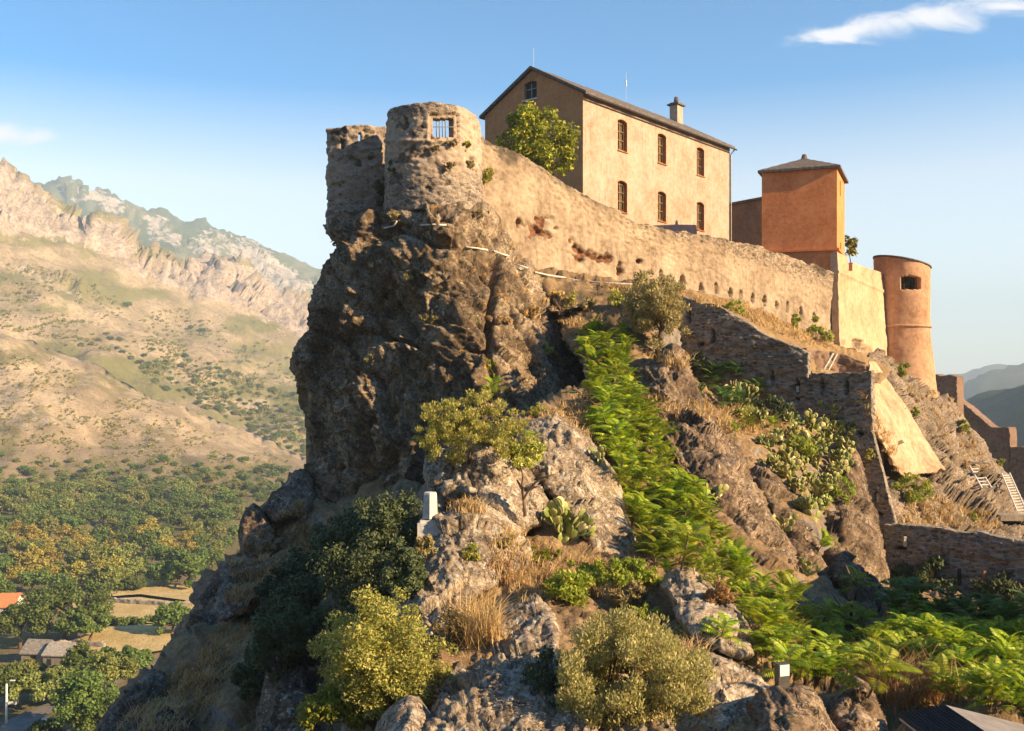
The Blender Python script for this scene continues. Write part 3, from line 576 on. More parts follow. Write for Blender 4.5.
ROCKS = [
 ('pedestal rock', 'lichen spotted grey rock that carries the small white pillar', 'rock', [(386, 556), (388, 540), (396, 525), (408, 519), (418, 517), (428, 517), (442, 517), (452, 512), (462, 502), (476, 500), (492, 508), (505, 517), (520, 528), (529, 545), (527, 560), (512, 574), (498, 586), (470, 606), (444, 640), (410, 648), (392, 630), (384, 600), (380, 578)],
   [(388, 545, 26.2), (430, 524, 25.2), (480, 505, 25.8), (525, 545, 25.6), (430, 560, 23.7), (480, 550, 23.8), (400, 600, 23.6), (450, 620, 21.8), (500, 575, 24)], 'rock', 9, .9, 1.0, .6),
 ('boulder', 'big pale cracked boulder above and behind the small white pillar', 'boulder', [(422, 474), (424, 458), (436, 450), (446, 452), (460, 444), (468, 446), (476, 436), (490, 433), (502, 440), (514, 450), (520, 464), (533, 478), (544, 500), (540, 525), (520, 530), (500, 516), (478, 500), (462, 496), (448, 502), (442, 518), (434, 510), (428, 492)],
   [(425, 470, 29.2), (460, 448, 28.6), (490, 436, 28.8), (530, 480, 28.0), (540, 520, 26.8), (450, 490, 27.6), (490, 470, 27.4), (500, 510, 26.6)], 'rock', 8, .9, 1.1, .6),
 ('slab', 'long grey rock slab slanting down to the right above the cactus', 'rock', [(512, 448), (520, 430), (536, 418), (556, 414), (572, 424), (588, 434), (600, 452), (614, 474), (624, 500), (634, 528), (642, 556), (638, 574), (618, 572), (598, 560), (584, 540), (566, 516), (548, 496), (530, 476)],
   [(515, 445, 31), (556, 418, 31.5), (600, 455, 31), (640, 560, 27.4), (600, 555, 26.6), (560, 505, 27.6), (585, 470, 29), (600, 510, 28), (535, 470, 29)], 'rock', 8, .9, 1.1, .62),
 ('ledge', 'shaded bare rock below the dry grass, between two pale bushes', 'rock', [(432, 668), (446, 650), (470, 640), (492, 622), (512, 606), (536, 592), (556, 612), (560, 650), (590, 690), (604, 731), (600, 790), (430, 800), (424, 731), (436, 700)],
   [(440, 665, 19.8), (500, 620, 20.6), (540, 600, 21.2), (555, 650, 18.8), (470, 690, 17.8), (540, 700, 17.4), (430, 760, 16), (590, 770, 15)], 'rock', 9, .8, 1.0, .6),
 ('pointed stone', 'small pointed lichen covered stone at the foot of the yellow bush', 'boulder', [(378, 731), (384, 716), (396, 704), (408, 696), (418, 698), (428, 712), (436, 731), (440, 770), (370, 770)],
   [(380, 735, 17.2), (410, 700, 17.3), (436, 735, 17.0), (405, 740, 16.2)], 'rock', 8, .5, .7, .35),
 ('round rock', 'rounded rock half hidden between the pale bush and the green thicket', 'rock', [(660, 586), (664, 574), (678, 568), (694, 570), (706, 582), (722, 592), (736, 606), (748, 622), (757, 640), (756, 656), (740, 662), (716, 652), (694, 640), (676, 620)],
   [(662, 584, 22.6), (690, 572, 22.8), (730, 600, 22.0), (756, 645, 20.6), (720, 650, 20), (690, 610, 21.2)], 'rock', 8, .8, .9, .5),
 ('sunlit rock', 'broad sunlit rock below the large pale bush', 'rock', [(604, 700), (622, 672), (650, 660), (680, 650), (702, 648), (726, 656), (744, 664), (760, 676), (776, 690), (770, 731), (768, 790), (600, 790), (598, 731)],
   [(606, 700, 18.2), (650, 664, 18.8), (700, 652, 19.2), (775, 690, 18.2), (650, 710, 17), (720, 690, 17.4), (700, 770, 15), (620, 770, 15)], 'rock', 9, .9, 1.0, .6),
 ('brown rock', 'brown craggy rock under the floodlight', 'rock', [(744, 731), (748, 706), (756, 694), (772, 688), (788, 684), (802, 684), (816, 690), (822, 702), (830, 720), (842, 736), (850, 790), (740, 790)],
   [(746, 728, 15.6), (772, 690, 16.0), (802, 687, 16.0), (838, 735, 15.4), (790, 725, 14.8), (790, 780, 13.6)], 'gully', 8, .6, .8, .5),
 ('low rock', 'low brown rock between the floodlight and the reddish dry grass', 'rock', [(826, 731), (832, 700), (842, 684), (856, 676), (868, 682), (878, 698), (886, 716), (890, 740), (896, 790), (824, 790)],
   [(828, 725, 16.6), (856, 679, 17.4), (884, 716, 16.8), (856, 720, 16), (856, 780, 14.4)], 'gully', 8, .6, .8, .45),
 ('rock rib', 'ridged rock rib rising below the olive tree', 'rock', [(632, 376), (640, 366), (650, 362), (660, 366), (664, 350), (672, 344), (680, 348), (688, 362), (696, 380), (704, 400), (706, 418), (690, 424), (672, 426), (656, 418), (644, 406), (634, 394)],
   [(634, 376, 41.2), (650, 364, 41.6), (673, 348, 41.6), (700, 400, 40), (680, 415, 38.6), (650, 400, 39.4), (660, 380, 39.8)], 'gully', 6, .8, 1.2, .62),
 ('gully rock', 'steep furrowed brown rock left of the cactus thicket', 'rock', [(664, 424), (676, 408), (694, 404), (708, 412), (720, 430), (736, 446), (746, 462), (756, 484), (768, 508), (782, 530), (796, 552), (800, 576), (786, 590), (768, 580), (748, 556), (728, 534), (706, 512), (690, 490), (676, 466), (666, 446)],
   [(666, 424, 38), (694, 408, 38.8), (740, 455, 36.6), (780, 530, 32), (798, 575, 29.6), (770, 576, 28.6), (720, 515, 31), (690, 470, 33.6), (720, 470, 34), (750, 520, 31.5)], 'gully', 8, 1.0, 1.4, .8),
 ('spur', 'dark rock spur directly below the cactus thicket', 'rock', [(740, 462), (752, 456), (770, 466), (784, 484), (800, 506), (812, 532), (822, 560), (828, 590), (820, 604), (806, 596), (796, 566), (782, 532), (766, 504), (750, 482)],
   [(742, 462, 38.2), (770, 468, 37.6), (810, 535, 34), (826, 590, 31), (806, 590, 30), (770, 505, 34.4), (795, 545, 32)], 'gully', 7, .9, 1.2, .7),
 ('buttress', 'dark furrowed rock buttress against the stepped stone wall', 'rock', [(806, 500), (818, 486), (836, 478), (852, 482), (866, 494), (876, 514), (884, 540), (890, 570), (892, 604), (870, 616), (846, 602), (832, 578), (822, 550), (812, 524)],
   [(808, 500, 39.6), (836, 481, 40.6), (866, 497, 41), (890, 590, 36), (850, 600, 32.6), (825, 550, 35), (850, 530, 37)], 'gully', 8, .9, 1.4, .75),
 ('narrow spike', 'narrow pale rock spike leaning on the stepped stone wall', 'rock', [(834, 448), (842, 438), (852, 442), (860, 456), (866, 474), (870, 496), (864, 504), (852, 492), (842, 474)],
   [(835, 448, 42.4), (850, 442, 42.6), (868, 495, 41.6), (850, 480, 41.2)], 'gully', 6, .5, .8, .4),
 ('leaning slab', 'dark rock slab leaning on the left skyline of the hillside', 'rock', [(242, 552), (240, 528), (246, 508), (254, 502), (262, 510), (270, 522), (276, 538), (274, 552), (262, 560), (250, 558)],
   [(243, 545, 48.6), (254, 505, 49.4), (275, 540, 47.6), (258, 540, 47.6)], 'slab', 6, .9, 1.2, .6),
 ('skyline rock', 'rough dark rock beside the foot of the tall crag', 'rock', [(262, 512), (272, 494), (284, 484), (294, 470), (304, 468), (314, 478), (318, 500), (308, 516), (290, 520), (274, 524)],
   [(264, 511, 49.6), (300, 471, 51), (316, 495, 49.6), (285, 512, 48.6)], 'slab', 7, .9, 1.2, .6),
 ('dark slab', 'large dark slanted rock slab above the dry grass on the lower left', 'rock', [(188, 634), (189, 616), (196, 600), (206, 588), (214, 574), (228, 562), (244, 556), (258, 558), (270, 556), (284, 566), (276, 584), (262, 596), (248, 606), (236, 618), (222, 628), (206, 634), (196, 640)],
   [(190, 630, 42.6), (206, 590, 43.6), (240, 559, 44.8), (280, 566, 43.4), (240, 605, 40.6), (210, 625, 41)], 'slab', 8, 1.0, 1.5, .8),
 ('lower rock', 'grey lichen speckled rock at the lower left edge of the hillside', 'rock', [(92, 745), (98, 722), (110, 706), (122, 694), (138, 682), (152, 668), (164, 674), (168, 690), (160, 708), (176, 720), (196, 731), (200, 790), (80, 800)],
   [(96, 735, 34.6), (122, 697, 36.2), (152, 671, 37.4), (166, 690, 36), (150, 725, 32.6), (140, 780, 29), (190, 740, 31.4)], 'slab', 8, 1.0, 1.4, .7),
 ('fluted rock', 'pale fluted rock under the dark bushes at the bottom edge', 'rock', [(258, 731), (262, 690), (268, 664), (280, 650), (296, 652), (306, 668), (314, 700), (322, 731), (326, 790), (250, 790)],
   [(260, 725, 28), (272, 662, 30.4), (298, 656, 30), (320, 731, 26.4), (290, 700, 27), (290, 780, 24)], 'slab', 8, .8, 1.1, .5),
]
for i, (nm, lab, cat, ol, ct, mk, roll, rd, th, amp) in enumerate(ROCKS):
    ct = [(x, y, d*(.93 if mk == 'slab' else .968)) for x, y, d in ct]
    ax = (.62, .2, -.76) if mk == 'gully' else (.5, .3, -.8)
    sc_ = .9 if mk != 'slab' else 1.1
    relief(nm.replace(' ', '_'), ol, ct, 1.25, roll, rd, th+1.5, (lambda V, X, Y, a=amp, ax=ax, s=sc_, k=1000+i*13: rockdisp(V, s*.72, a*.95, ax, k, .28, (.8, -.15, .58) if ax[0] > .55 else (.55, -.2, .8), 1.6 if ax[0] > .55 else .9)), M[mk], rough=2.5, seed=30+i, edge=10, label=lab, cat=cat)
# ------------------------------------------------------------------ masonry
def strip(name, cols, thick, step, mat, disp=None, holes=None, wearf=None, parent=None, wrap=False, solid=False, topj=0., seed=0, **kw):
    """a wall as a closed body. cols: (top xyz, bottom xyz) from left to right as one looks at the face"""
    T = np.array([c[0] for c in cols], float); Bm = np.array([c[1] for c in cols], float)
    if wrap: T = np.vstack([T, T[:1]]); Bm = np.vstack([Bm, Bm[:1]])
    seg = np.linalg.norm((T[1:]+Bm[1:]-T[:-1]-Bm[:-1])[:, :2]/2, axis=1)
    seg = np.maximum(seg, .3*np.linalg.norm((T[1:]-T[:-1]), axis=1)); s = np.concatenate([[0], np.cumsum(seg)])
    nu = max(2, int(s[-1]/step)); nv = max(2, int(np.linalg.norm(T-Bm, axis=1).max()/step))
    u = np.linspace(0, s[-1], nu+1); u = u[:-1] if wrap else u
    t = np.stack([np.interp(u, s, T[:,i]) for i in range(3)], 1); b = np.stack([np.interp(u, s, Bm[:,i]) for i in range(3)], 1)
    m = (t+b)/2; tg = (np.roll(m, -1, 0)-np.roll(m, 1, 0)) if wrap else np.gradient(m, axis=0)
    n = np.stack([tg[:,1], -tg[:,0], 0*tg[:,0]], 1); n /= np.maximum(np.linalg.norm(n, axis=1, keepdims=True), 1e-9)
    if topj: t[:,2] += topj*fbm(np.stack([u*1.3, 0*u+seed, 0*u], 1), 4, 333)
    w = np.linspace(0, 1, nv+1)[None,:,None]
    Fr = t[:,None]*(1-w)+b[:,None]*w; nn = np.repeat(n[:,None], nv+1, 1)
    W = len(u); Bk = (Fr-nn*thick).reshape(-1, 3); Fr = Fr.reshape(-1, 3); nn = nn.reshape(-1, 3)
    px = CX+Fr[:,0]/Fr[:,1]*F; py = HY-Fr[:,2]/Fr[:,1]*F
    UU = np.repeat(u, nv+1); top = np.repeat(t[:,2], nv+1)-Fr[:,2]
    Fd = Fr+nn*disp(Fr, UU, top, px, py)[:,None] if disp else Fr
    idx = np.arange(W*(nv+1)).reshape(W, nv+1); i2 = np.roll(idx, -1, 0)
    c0 = np.stack([idx[:,:-1], idx[:,1:], i2[:,1:], i2[:,:-1]], -1)
    keep = np.ones(c0.shape[:2], bool)
    if not wrap: keep[-1] = False
    if holes is not None: keep &= ~holes(px[c0].mean(-1), py[c0].mean(-1), Fr[c0][...,1].mean(-1))
    N0 = len(Fr); Qs = [c0[keep], (c0[keep]+N0)[:, ::-1]]
    def rim(mask, a, b): Qs.append(np.stack([a[mask], b[mask], b[mask]+N0, a[mask]+N0], -1))
    L = np.roll(keep, 1, 0).copy(); R = np.roll(keep, -1, 0).copy()
    if not wrap: L[0] = False
    U = np.zeros_like(keep); U[:,1:] = keep[:,:-1]; D = np.zeros_like(keep); D[:,:-1] = keep[:,1:]
    rim(keep & ~L, c0[...,1], c0[...,0]); rim(keep & ~R, c0[...,3], c0[...,2]); rim(keep & ~U, c0[...,0], c0[...,3]); rim(keep & ~D, c0[...,2], c0[...,1])
    Q = np.concatenate(Qs); V = np.concatenate([Fd, Bk])
    uv = np.stack([np.concatenate([UU, UU+.37]), V[:,2]], 1)
    uv[N0:,1] += .3*thick
    o = obj(name, mesh_np(name, V, Q, [mat], smooth=True, uv=uv), parent, **kw)
    # crisp rims
    o.data.polygons.foreach_set('use_smooth', np.concatenate([np.ones(len(Qs[0]), bool), np.ones(len(Qs[1]), bool), np.zeros(len(Q)-len(Qs[0])-len(Qs[1]), bool)]))
    wv = wearf(Fr, UU, top, px, py) if wearf else np.zeros((N0, 3))
    wear(o, np.concatenate([wv, wv]))
    if solid: HIT.append((Fd, Qs[0]))
    return o
def spots(px, py, pts, jag=.35):
    """soft irregular marks; pts: (x, y, rx, ry)"""
    r = np.zeros(len(px)); q = np.stack([px/7, py/7, 0*px], 1); nz = fbm(q, 3, 77)*jag
    for x, y, rx, ry in pts: r = np.maximum(r, np.clip(1.25-np.sqrt(((px-x)/rx)**2+((py-y)/ry)**2)+nz, 0, 1))
    return r
M['curtain'] = mat_wall('curtain_plaster', ((.17, .12, .078), (.33, .25, .17), (.46, .37, .265)), ((.12, .09, .065), (.30, .215, .14), (.46, .35, .24)), .35, .8, grime=.9)
M['bastion'] = mat_wall('bastion_plaster', ((.24, .175, .125), (.40, .31, .23), (.50, .41, .31)), ((.11, .09, .075), (.28, .22, .17), (.42, .34, .27)), .38, .9, grime=1.)
M['rubble'] = mat_wall('rubble_masonry', ((.2, .17, .13), (.33, .29, .23), (.40, .36, .29)), ((.10, .082, .066), (.25, .21, .17), (.40, .35, .285)), 1.25, .75, grime=.5, asp=2.6)
M['rust'] = mat_wall('brown_masonry', ((.16, .105, .075), (.25, .165, .115), (.33, .22, .155)), ((.11, .075, .055), (.20, .135, .10), (.30, .21, .15)), .9, .8, grime=.6, asp=2.)
M['ochre'] = mat_wall('ochre_plaster', ((.30, .19, .115), (.43, .305, .225), (.51, .385, .30)), ((.3, .2, .1),)*3, .02, grime=.8)
M['gable'] = mat_wall('brown_plaster', ((.38, .175, .075), (.50, .24, .105), (.57, .29, .135)), ((.3, .2, .1),)*3, .02, grime=.4)
M['orange'] = mat_wall('orange_plaster', ((.50, .17, .06), (.67, .25, .095), (.76, .33, .14)), ((.3, .13, .06),)*3, .03, grime=.25)
M['scarp'] = mat_wall('scarp_plaster', ((.36, .21, .115), (.50, .335, .205), (.58, .42, .28)), ((.3, .2, .12), (.4, .28, .17), (.45, .33, .2)), .12, grime=.5)
M['tower'] = mat_wall('tower_plaster', ((.28, .15, .085), (.46, .275, .16), (.57, .365, .23)), ((.25, .17, .1), (.35, .24, .15), (.4, .3, .2)), .12, grime=.8)
M['white_plaster'] = mat_wall('pale_plaster', ((.28, .165, .09), (.47, .32, .20), (.58, .44, .30)), ((.3, .2, .12), (.4, .28, .17), (.45, .33, .2)), .10, grime=.5)
M['brick'] = mat_plain('window_brick', (.40, .17, .07), .9, .3, 5)
M['slate'] = mat_plain('roof_slate', (.13, .105, .085), .85, .45, 5, .5)
M['pane'] = mat_plain('window_glass', (.035, .04, .04), .15, .2, 2, 0, .5)
M['pane_brown'] = mat_plain('brown_pane', (.11, .075, .036), .35, .3, 2, 0, .4)  # brown tint of the barracks panes
M['bars'] = mat_plain('grey_iron', (.22, .22, .22), .5, .2, 4, 0)
M['dark'] = mat_plain('dark_wood', (.035, .03, .025), .8, .3, 8)
M['pale_wood'] = mat_plain('pale_wood', (.50, .43, .33), .8, .25, 8)
M['grey_wood'] = mat_plain('weathered_wood', (.17, .13, .095), .9, .35, 9)
M['window_wood'] = mat_plain('window_wood', (.21, .13, .055), .7, .2, 8)
M['turquoise'] = mat_plain('turquoise_paint', (.09, .30, .28), .6, .15, 4)
M['white'] = mat_plain('white_paint', (.72, .70, .66), .6, .1, 6)
M['stone'] = mat_plain('pale_stone', (.55, .52, .47), .9, .18, 8, .4)
M['zinc'] = mat_plain('zinc', (.12, .11, .10), .45, .2, 5, 0, .5, .6)

def facemesh(mb, O, U, N, outer, holes, depth, rev=None):
    """wall panel: outline and openings in (u, z); reveals go into rev (or the panel)"""
    O = np.array(O, float); U = np.array(U, float); N = np.array(N, float)
    pt = lambda q: O+U*q[0]+np.array([0, 0, q[1]])
    loops = [outer]+holes; flat = [q for l in loops for q in l]
    tri = tessellate_polygon([[Vector((q[0], q[1], 0)) for q in l] for l in loops])
    mb.add([pt(q) for q in flat], tri)
    for h in holes:
        r = rev if rev is not None else mb; n = len(h); f = [pt(q) for q in h]; k = [p-N*depth for p in f]
        r.add(f+k, [(i, (i+1) % n, n+(i+1) % n, n+i) for i in range(n)])
def arch(u, z, w, h, rise, n=6):
    """opening with a segmental arch; u centre, z sill"""
    return [(u-w/2, z), (u+w/2, z)]+[(u+w/2-w*i/n, z+h-rise+rise*(1-(2*i/n-1)**2)) for i in range(n+1)]
def fix(me):
    import bmesh
    b = bmesh.new(); b.from_mesh(me); bmesh.ops.remove_doubles(b, verts=b.verts, dist=1e-4); bmesh.ops.recalc_face_normals(b, faces=b.faces); b.to_mesh(me); b.free(); return me

def barracks():
    U = np.array([.650, .760, 0]); U /= np.linalg.norm(U); Gd = np.array([-U[1], U[0], 0]); NF = np.array([U[1], -U[0], 0]); NG = -U
    C = np.array([5.07, 70., 0]); L, W, Z0, ZE, ZR = 21.8, 9.43, 8., 20.5, 23.15
    rt = thing('barracks', 'long ochre citadel building with a shallow gabled roof and six tall windows', 'building', (C[0], C[1], Z0))
    def ch(name, mb, mat, parent=rt, smooth=False):
        me = fix(mb.mesh(name, mat, smooth)); o = obj(name, me, parent)
        me.transform(Matrix.Translation((-C[0], -C[1], -Z0)))
        if mat.name in ('ochre_plaster', 'brown_plaster'): wear(o, np.zeros((len(me.vertices), 3))); 
        return o
    wins = []
    for px, zt in ((622.5, 0), (662, 0), (700.5, 0)):
        k = (px-CX)/F; t = (k*C[1]-C[0])/(U[0]-k*U[1]); wins += [(t, 17.25, 1.22, 2.35), (t, 12.65, 1.22, 2.35)]
    w = MB(); rev = MB()
    hol = [arch(t, z, ww, hh, .16) for t, z, ww, hh in wins]
    facemesh(w, C, U, NF, [(0, Z0), (L, Z0), (L, ZE), (0, ZE)], hol, .42, rev)
    at = arch(4.85, 20.95, 1.2, 1.35, .12)
    wg = MB(); facemesh(wg, C-U*.004, Gd, NG, [(0, Z0), (W, Z0), (W, ZE), (W/2, ZR-.05), (0, ZE)], [at], .35); ch('gable_wall', wg, M['gable'])
    facemesh(w, C+U*L, Gd, U, [(0, Z0), (W, Z0), (W, ZE), (W/2, ZR-.05), (0, ZE)], [], .3)
    facemesh(w, C+Gd*W, U, -NF, [(0, Z0), (L, Z0), (L, ZE), (0, ZE)], [], .3)
    w.add([C+[0,0,Z0+.01], C+U*L+[0,0,Z0+.01], C+U*L+Gd*W+[0,0,Z0+.01], C+Gd*W+[0,0,Z0+.01]], [(0,1,2,3)])
    wo = ch('wall', w, M['ochre'])
    for (t, z, ww, hh), h in zip(wins, hol):
        m = MB(); facemesh(m, C+NF*.003, U, NF, [(t-ww/2-.04, z-.04), (t+ww/2+.04, z-.04)]+[(a+(.04 if a > t else -.04 if a < t else 0), b+.05) for a, b in h[2:]], [h], .42)
        wo2 = ch('window', m, M['brick'])
        f = MB(); c = C+U*t-NF*.30; ax = np.stack([U, NF, [0,0,1]], 1)
        for s in (-1, 1): f.box(c+U*s*(ww/2-.05)+[0,0,z+hh/2-.05], .05, .04, hh/2-.05, ax)
        f.box(c+[0,0,z+hh/2], .035, .035, hh/2-.08, ax)
        for q in (.06, .36, .64, .9): f.box(c+[0,0,z+hh*q], ww/2-.06, .03, .03, ax)
        ch('frame', f, M['window_wood'], wo2)
        g = MB(); g.box(C+U*t-NF*.40+[0,0,z+hh/2], ww/2+.06, .02, hh/2+.04, ax); ch('pane', g, M['pane_brown'], wo2)
        s = MB(); s.box(C+U*t+NF*.05+[0,0,z-.06], ww/2+.06, .05, .03, ax); ch('sill', s, M['brick'], wo2)
    ax = np.stack([Gd, NG, [0,0,1]], 1)
    f = MB(); c = C+Gd*4.85-NG*.22
    f.box(c+[0,0,21.62], .64, .02, .72, ax); a = ch('attic_window', f, M['dark'])
    f = MB(); f.box(c+NG*.06+[0,0,21.6], .04, .03, .64, ax); f.box(c+NG*.06+[0,0,21.75], .58, .03, .035, ax)
    for s in (-1, 1): f.box(c+NG*.06+Gd*s*.57+[0,0,21.6], .035, .03, .64, ax)
    ch('frame', f, M['bars'], a)
    f = MB(); f.box(c+NG*.27+[0,0,20.9], .75, .1, .06, ax); ch('sill', f, M['stone'], a)
    # roof: two slopes of stone slabs, a little proud of the walls
    r = MB(); e = .42; th = .20; sl = (ZR-ZE)/(W/2)
    prof = [(-e, ZE-e*sl*.6), (W/2, ZR), (W+e, ZE-e*sl*.6), (W+e, ZE-e*sl*.6+th), (W/2, ZR+th+.05), (-e, ZE-e*sl*.6+th)]
    rr = random.Random(4); n = 46; secs = []
    for i in range(n+1):
        q = -.22+(L+.44)*i/n; j = rr.uniform(-.025, .025)
        secs.append([C+U*q+Gd*a+np.array([0,0,z+j]) for a, z in prof])
    V = [p for s_ in secs for p in s_]; Fc = [(i*6+k, i*6+(k+1) % 6, (i+1)*6+(k+1) % 6, (i+1)*6+k) for i in range(n) for k in range(6)]+[tuple(range(6))[::-1], tuple(range(n*6, n*6+6))]
    r.add(V, Fc); ro = ch('roof', r, M['slate'])
    q = 20.6; cc = C+Gd*(W/2)+U*q; ax = np.stack([U, Gd, [0,0,1]], 1)
    m = MB(); m.box(cc+[0,0,23.55], .48, .40, 1.25, ax); co = ch('chimney', m, M['ochre'], ro)
    m = MB(); m.box(cc+[0,0,24.86], .68, .58, .06, ax); m.box(cc+[0,0,24.98], .5, .42, .06, ax); m.tube([cc+[0,0,25.0], cc+[0,0,25.35], cc+[0,0,25.6]], [.24, .22, .17], 10); ch('chimney_cap', m, M['slate'], co)
    for q, zz, hh in ((0.2, 23.3, 1.5), (12.5, 23.3, 2.6)):
        m = MB(); p = C+Gd*(W/2)+U*q; m.tube([p+[0,0,zz-.3], p+[0,0,zz+hh]], .013, 5)
        if q > 5: m.tube([p+[0,0,zz+hh*.55], p+[0,0,zz+hh*.75]], .06, 6)
        ch('antenna', m, M['white'], ro)
    m = MB(); p = C+U*(L-.02)+NF*.12; m.tube([p+[0,0,Z0+.5], p+[0,0,ZE-.6], p+NF*.3+U*.1+[0,0,ZE-.2]], .07, 6)
    m.tube([C+NF*.52+[0,0,ZE-.2]-U*.1, C+NF*.52+U*(L+.3)+[0,0,ZE-.2]], .07, 6); ch('gutter', m, M['zinc'])
barracks()

def orange_tower():
    C = np.array([23.88, 72., 0]); Ur = np.array([.405, .914, 0]); Ul = np.array([-.942, .336, 0]); Z0, ZE = 6.0, 15.62
    rt = thing('square_tower', 'orange plastered square tower with a low pyramid roof', 'tower', (C[0], C[1], Z0))
    def ch(name, mb, mat, parent=rt):
        me = fix(mb.mesh(name, mat)); o = obj(name, me, parent); me.transform(Matrix.Translation((-C[0], -C[1], -Z0)))
        if 'plaster' in mat.name: wear(o, np.zeros((len(me.vertices), 3)))
        return o
    Lr, Ll = 6., 5.38; NR = np.array([Ur[1], -Ur[0], 0]); NL = np.array([-.336, -.942, 0])
    w = MB(); slits = [arch(2.4, 13.95, .62, 1.15, .03), arch(2.7, 9.3, .62, 1.15, .03)]
    facemesh(w, C, Ur, NR, [(0, Z0), (Lr, Z0), (Lr, ZE), (0, ZE)], slits, .4)
    facemesh(w, C, Ul, NL, [(0, Z0), (Ll, Z0), (Ll, ZE), (0, ZE)], [], .4)
    facemesh(w, C+Ur*Lr, Ul, Ur, [(0, Z0), (Ll, Z0), (Ll, ZE), (0, ZE)], [], .4)
    facemesh(w, C+Ul*Ll, Ur, -NR, [(0, Z0), (Lr, Z0), (Lr, ZE), (0, ZE)], [], .4)
    ch('wall', w, M['orange'])
    for u, z in ((2.4, 13.95), (2.7, 9.3)):
        m = MB(); m.box(C+Ur*u-NR*.38+[0,0,z+.58], .36, .03, .62, np.stack([Ur, NR, [0,0,1]], 1)); ch('window', m, M['dark'])
    r = MB(); e = .26; cs = [C-Ur*e-Ul*e, C+Ur*(Lr+e)-Ul*e, C+Ur*(Lr+e)+Ul*(Ll+e), C-Ur*e+Ul*(Ll+e)]
    ap = C+Ur*Lr/2+Ul*Ll/2+[0,0,17.1]
    V = [c+[0,0,ZE-.05] for c in cs]+[c+[0,0,ZE+.12] for c in cs]; n = 10; rings = []
    for i in range(1, n):
        f = i/n; rings += [(c+[0,0,ZE+.12])*(1-f)+ap*f+np.array([0,0,.03*(i % 2)]) for c in cs]
    V = V+rings+[ap]; Fc = [(3,2,1,0)]+[(i, (i+1) % 4, 4+(i+1) % 4, 4+i) for i in range(4)]
    for k in range(n-1): Fc += [(4+4*k+i, 4+4*k+(i+1) % 4, 8+4*k+(i+1) % 4, 8+4*k+i) for i in range(4)]
    Fc += [(4*n+i, 4*n+(i+1) % 4, 4*n+4) for i in range(4)]
    r.add(V, Fc); ro = ch('roof', r, M['slate']); m = MB(); m.tube([ap-[0,0,.1], ap+[0,0,.3]], [.28, .16], 8); ch('finial', m, M['slate'], ro)
    m = MB(); z = (380-249)/980*72; ax = np.stack([Ur, NR, [0,0,1]], 1)
    m.box(C+Ur*Lr/2+NR*.06+[0,0,z], Lr/2+.1, .11, .09, ax); m.box(C+Ul*Ll/2+NL*.06+[0,0,z], Ll/2+.1, .11, .09, np.stack([Ul, NL, [0,0,1]], 1)); ch('string_course', m, M['orange'])
orange_tower()

def small_house():
    w = MB(); A = P(727, 206, 91); B = P(770, 206, 87); z0, z1 = 6., A[2]; U = B-A; L = np.linalg.norm(U[:2]); U = np.array([U[0]/L, U[1]/L, 0]); N = np.array([U[1], -U[0], 0])
    rt = thing('stone_annex', 'low dark stone building between the ochre building and the orange tower', 'building', (A[0], A[1], z0))
    O = np.array([A[0], A[1], 0]); k = (754-CX)/F; t = (k*O[1]-O[0])/(U[0]-k*U[1])
    hol = [[(t-.95, 10.6), (t+.95, 10.6), (t+.95, 12.0), (t-.95, 12.0)]]
    facemesh(w, O, U, N, [(0, z0), (L, z0), (L, z1), (0, z1)], hol, .3)
    bk = -N*4.5
    w.add([O+[0,0,z0], O+[0,0,z1], O+bk+[0,0,z1], O+bk+[0,0,z0]], [(0,1,2,3)]); E = O+U*L
    w.add([E+[0,0,z0], E+[0,0,z1], E+bk+[0,0,z1], E+bk+[0,0,z0]], [(3,2,1,0)]); w.add([O+bk+[0,0,z0], O+bk+[0,0,z1], E+bk+[0,0,z1], E+bk+[0,0,z0]], [(0,1,2,3)])
    T = Matrix.Translation((-A[0], -A[1], -z0))
    def ch(n, mb, mat):
        me = fix(mb.mesh(n, mat)); me.transform(T); return obj(n, me, rt)
    o = ch('wall', w, M['rust']); co = np.array([tuple(v.co) for v in o.data.vertices]); uvl = o.data.uv_layers.new(name='UVMap')
    for l in o.data.loops: c = o.data.vertices[l.vertex_index].co; uvl.data[l.index].uv = (c.x+c.y*.3, c.z)
    wear(o, np.zeros((len(co), 3)))
    m = MB(); ax = np.stack([U, N, [0,0,1]], 1); m.box(O+U*L/2+bk/2+[0,0,z1+.11], L/2+.05, 2.45, .1, ax); ch('roof', m, M['slate'])
    m = MB(); m.box(O+U*t-N*.2+[0,0,11.3], .93, .04, .68, ax); f = ch('window', m, M['turquoise'])
small_house()

